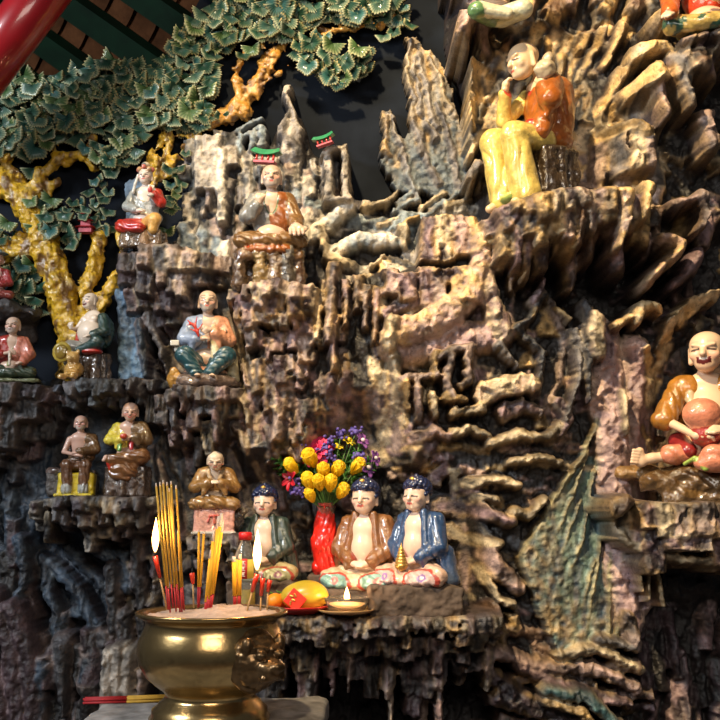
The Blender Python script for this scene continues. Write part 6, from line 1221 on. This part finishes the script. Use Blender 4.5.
def petal_arr(l, w, curl, n=5, m=5, base=.25):
    """a cupped petal growing up from the origin, bending away from the middle (towards -Y)"""
    V = []; Fc = []
    for side in (0, 1):
        for j in range(n + 1):
            t = j / n; ww = w * (base + (1 - base) * math.sin(min(1, t * 1.15) * PI * .62)) * (1 if t < .85 else .82)
            for i in range(m + 1):
                s_ = i / m * 2 - 1; V.append((s_ * ww, -curl * l * t * t + abs(s_) ** 2 * w * .55 + side * .0009, l * t - .12 * l * s_ * s_ * t))
    k = (n + 1) * (m + 1)
    for sd in (0, 1):
        for j in range(n):
            for i in range(m):
                a = sd * k + j * (m + 1) + i; q = (a, a + 1, a + m + 2, a + m + 1); Fc.append(q if sd == 0 else q[::-1])
    rim = [i for i in range(m + 1)] + [(j + 1) * (m + 1) - 1 for j in range(1, n + 1)] + [n * (m + 1) + i for i in range(m - 1, -1, -1)] + [j * (m + 1) for j in range(n - 1, 0, -1)]
    for a, b in zip(rim, rim[1:] + rim[:1]): Fc.append((a, a + k, b + k, b))
    return V, Fc
def place(arr, M): return [tuple(M @ Vector(v)) for v in arr[0]], arr[1]
def stem(o, root, dirv): 
    L = Vector(NECK) - Vector(root); L2 = L + Vector((0, 0, -.05)); tube('stem', [np.array(L2), np.array(L) , np.array(L) * .5 + np.array([0, .004, -.004]), (0, 0, 0)], [.0014] * 4, M_stm, o, 6)
def flower(name, px, py, dY, size, label, cat, group, petals, M_p, tilt, M_c=None, csize=.2, inner=None, cm=None):
    """petals = rings of (count, length, width, curl, lean in degrees)"""
    Y = VY + dY; p = P(px, py, Y); s_ = size * sv; r = empty(name, p, 0, label, cat, group); d = Vector(p) - Vector(NECK); d.y -= .05; d = Vector((d.x * .6, -.030, .09)) if 'rose' in name else d; R = d.to_track_quat('Z', 'Y').to_matrix().to_4x4() @ Matrix.Rotation(math.radians(tilt), 4, 'X')
    parts = []; 
    for ring, (c, l, w, cu, lean) in enumerate(petals):
        for i in range(c):
            M = R @ Matrix.Rotation(2 * PI * (i + ring * .5) / c, 4, 'Z') @ Matrix.Translation((0, -w * s_ * .35, 0)) @ Matrix.Rotation(math.radians(lean), 4, 'X')
            parts.append(place(petal_arr(l * s_, w * s_, cu), M))
    V, Fc = join_arr(parts); V = [tuple(Vector(v) - R.to_3x3() @ Vector((0, 0, s_ * .4))) for v in V]; mesh_py('petals', V, Fc, M_p, r, True)
    if M_c: sculpt('flower_centre', [E(tuple(R.to_3x3() @ Vector((0, 0, csize * s_ * 1 - s_ * .3))), (csize * s_,) * 3, (0, 0, 0))], csize * s_ / 4, M_c, r)
    stem(r, p, d); return r
ROSE = [(3, 2.1, .40, -.05, -5), (4, 2.1, .58, -.04, -2), (4, 1.95, .72, .02, 3), (5, 1.7, .70, .12, 8)]
for i, (x, y, sz, dy) in enumerate([(313, 463, 9.5, -.035), (295, 470, 8, -.03), (336, 474, 8.5, -.04), (354, 471, 8.5, -.02), (324, 475, 8, -.045), (311, 486, 8.5, -.05), (320, 487, 8, -.06), (330, 488, 8, -.055), (340, 495, 8, -.045), (312, 499, 7, -.045)]):
    flower('yellow_rose', x, y, dy, sz * 1.15, 'yellow rose with an orange-red heart in the bouquet of the red-foil vase', 'flower', 'yellow roses in the bouquet', ROSE, M_ros, 14 if i % 2 else 24, M_rosr, .32)
flower('pink_peony', 315, 448, -.02, 12, 'large bright pink ruffled flower at the top left of the bouquet', 'flower', None, [(7, .7, .3, .1, 15), (9, .9, .35, .2, 35), (11, 1.15, .4, .3, 58), (12, 1.3, .42, .4, 78)], M_pnk, 30)
flower('red_lily', 286, 460, -.01, 8, 'dark red flower at the left side of the bouquet, upper of two', 'flower', None, [(6, 1.4, .35, .3, 50)], M_lil, 20); flower('red_lily', 289, 479, -.03, 8, 'dark red flower at the left side of the bouquet, lower of two', 'flower', None, [(6, 1.4, .35, .3, 55)], M_lil, 30)
flower('yellow_daisy', 349, 439, -.01, 8, 'small yellow star-shaped flower at the top of the bouquet', 'flower', None, [(9, 1.0, .2, .1, 70)], M_yd, 20, M_yd, .25); flower('yellow_daisy', 338, 446, -.01, 7, 'small yellow flower just below the topmost yellow star-shaped flower', 'flower', None, [(8, .9, .2, .1, 60)], M_yd, 10, M_yd, .25)
for x, y, sz, l in [(369, 467, 9, 'purple and white orchid at the right side of the bouquet, lowest of three'), (363, 440, 7.5, 'purple orchid at the top right of the bouquet'), (376, 458, 7, 'purple orchid farthest right in the bouquet')]:
    r_ = flower('purple_orchid', x, y, -.02, sz, l, 'flower', 'purple orchids', [(5, 1.15, .42, .1, 70)], M_pur, 30, M_orc, .3)
SR = random.Random(9)
for i, (x, y) in enumerate([(302, 456), (334, 460), (341, 434), (322, 450), (296, 489), (302, 492), (330, 441), (358, 455), (330, 455), (300, 447), (356, 432), (294, 482)]):
    Y = VY - .02 - .01 * SR.random(); p = P(x, y, Y); r = empty('statice_sprig', p, 0, 'sprig of tiny violet-blue flowers filling the bouquet', 'flower', 'violet sprigs in the bouquet')
    sculpt('tiny_blossoms', [E((SR.uniform(-1, 1) * 6 * sv, SR.uniform(-1, 1) * 5 * sv, SR.uniform(-1, 1) * 5 * sv), (1.6 * sv,) * 3, (0, 0, 0), k=.001) for _ in range(16)] + [E((0, 0, 0), (3 * sv,) * 3, (0, 0, 0), k=.002)], .0015, mat_plain('violet_blossom', (.10, .07, .30), .6) if i == 0 else bpy.data.materials['violet_blossom'], r); stem(r, p, None)
for i in range(34):
    a = SR.uniform(-1.15, 1.15); R = SR.uniform(26, 52); x = 327 + math.sin(a * 1.2) * R * 1.0; y = 492 - math.cos(a) * R * 1.05; Y = VY + SR.uniform(-.03, .03); p = P(x, y, Y)
    r = empty('leaf_sprig', p, 0, 'green leafy sprig between the flowers of the bouquet', 'leaf sprig', 'green sprigs in the bouquet'); d = Vector(p) - Vector(NECK); d.normalize(); parts = []
    for k in range(9):
        M = Matrix.Translation(d * (-.035 + .0055 * k)) @ (d.to_track_quat('Z', 'Y').to_matrix().to_4x4()) @ Matrix.Rotation(k * 2.4, 4, 'Z') @ Matrix.Rotation(math.radians(38), 4, 'X'); parts.append(place(petal_arr(8.5 * sv, 1.8 * sv, .1, 3, 2), M))
    V, Fc = join_arr(parts); mesh_py('leaves', V, Fc, M_grn, r, True); stem(r, p, None)
# ------------------------------------------------------------------ light
W = bpy.data.worlds.new('world'); SC.world = W; W.use_nodes = True
W.node_tree.nodes['Background'].inputs[0].default_value = (.55, .62, .75, 1); W.node_tree.nodes['Background'].inputs[1].default_value = .05
def light(kind, name, loc, aim, power, col, size=.1, spot=60, blend=.5, sizey=None):
    l = bpy.data.lights.new(name, kind); l.energy = power; l.color = col
    if kind == 'AREA':
        l.size = size
        if sizey: l.shape = 'RECTANGLE'; l.size_y = sizey
    else: l.shadow_soft_size = size
    if kind == 'SPOT': l.spot_size = math.radians(spot); l.spot_blend = blend
    o = bpy.data.objects.new(name, l); C.objects.link(o); o.location = loc
    o.rotation_euler = (Vector(aim) - Vector(loc)).to_track_quat('-Z', 'Y').to_euler(); return o
light('SPOT', 'hall_lamp', (-.75, -2.0, 4.1), (.62, 0, 1.7), 720, (1, .75, .43), .07, 48, .8)
light('AREA', 'daylight_left', (-2.3, -1.9, 2.9), (-.4, 0, 1.8), 62, (.92, .96, 1), .8, sizey=.5)
light('AREA', 'fill_light', (.2, -3.2, 2.6), (0, 0, 1.2), 21, (1, .88, .76), 1.3, sizey=.7)  # unseen soft fill behind the camera, added to lift the dark recesses
SC.view_settings.exposure = 0.25
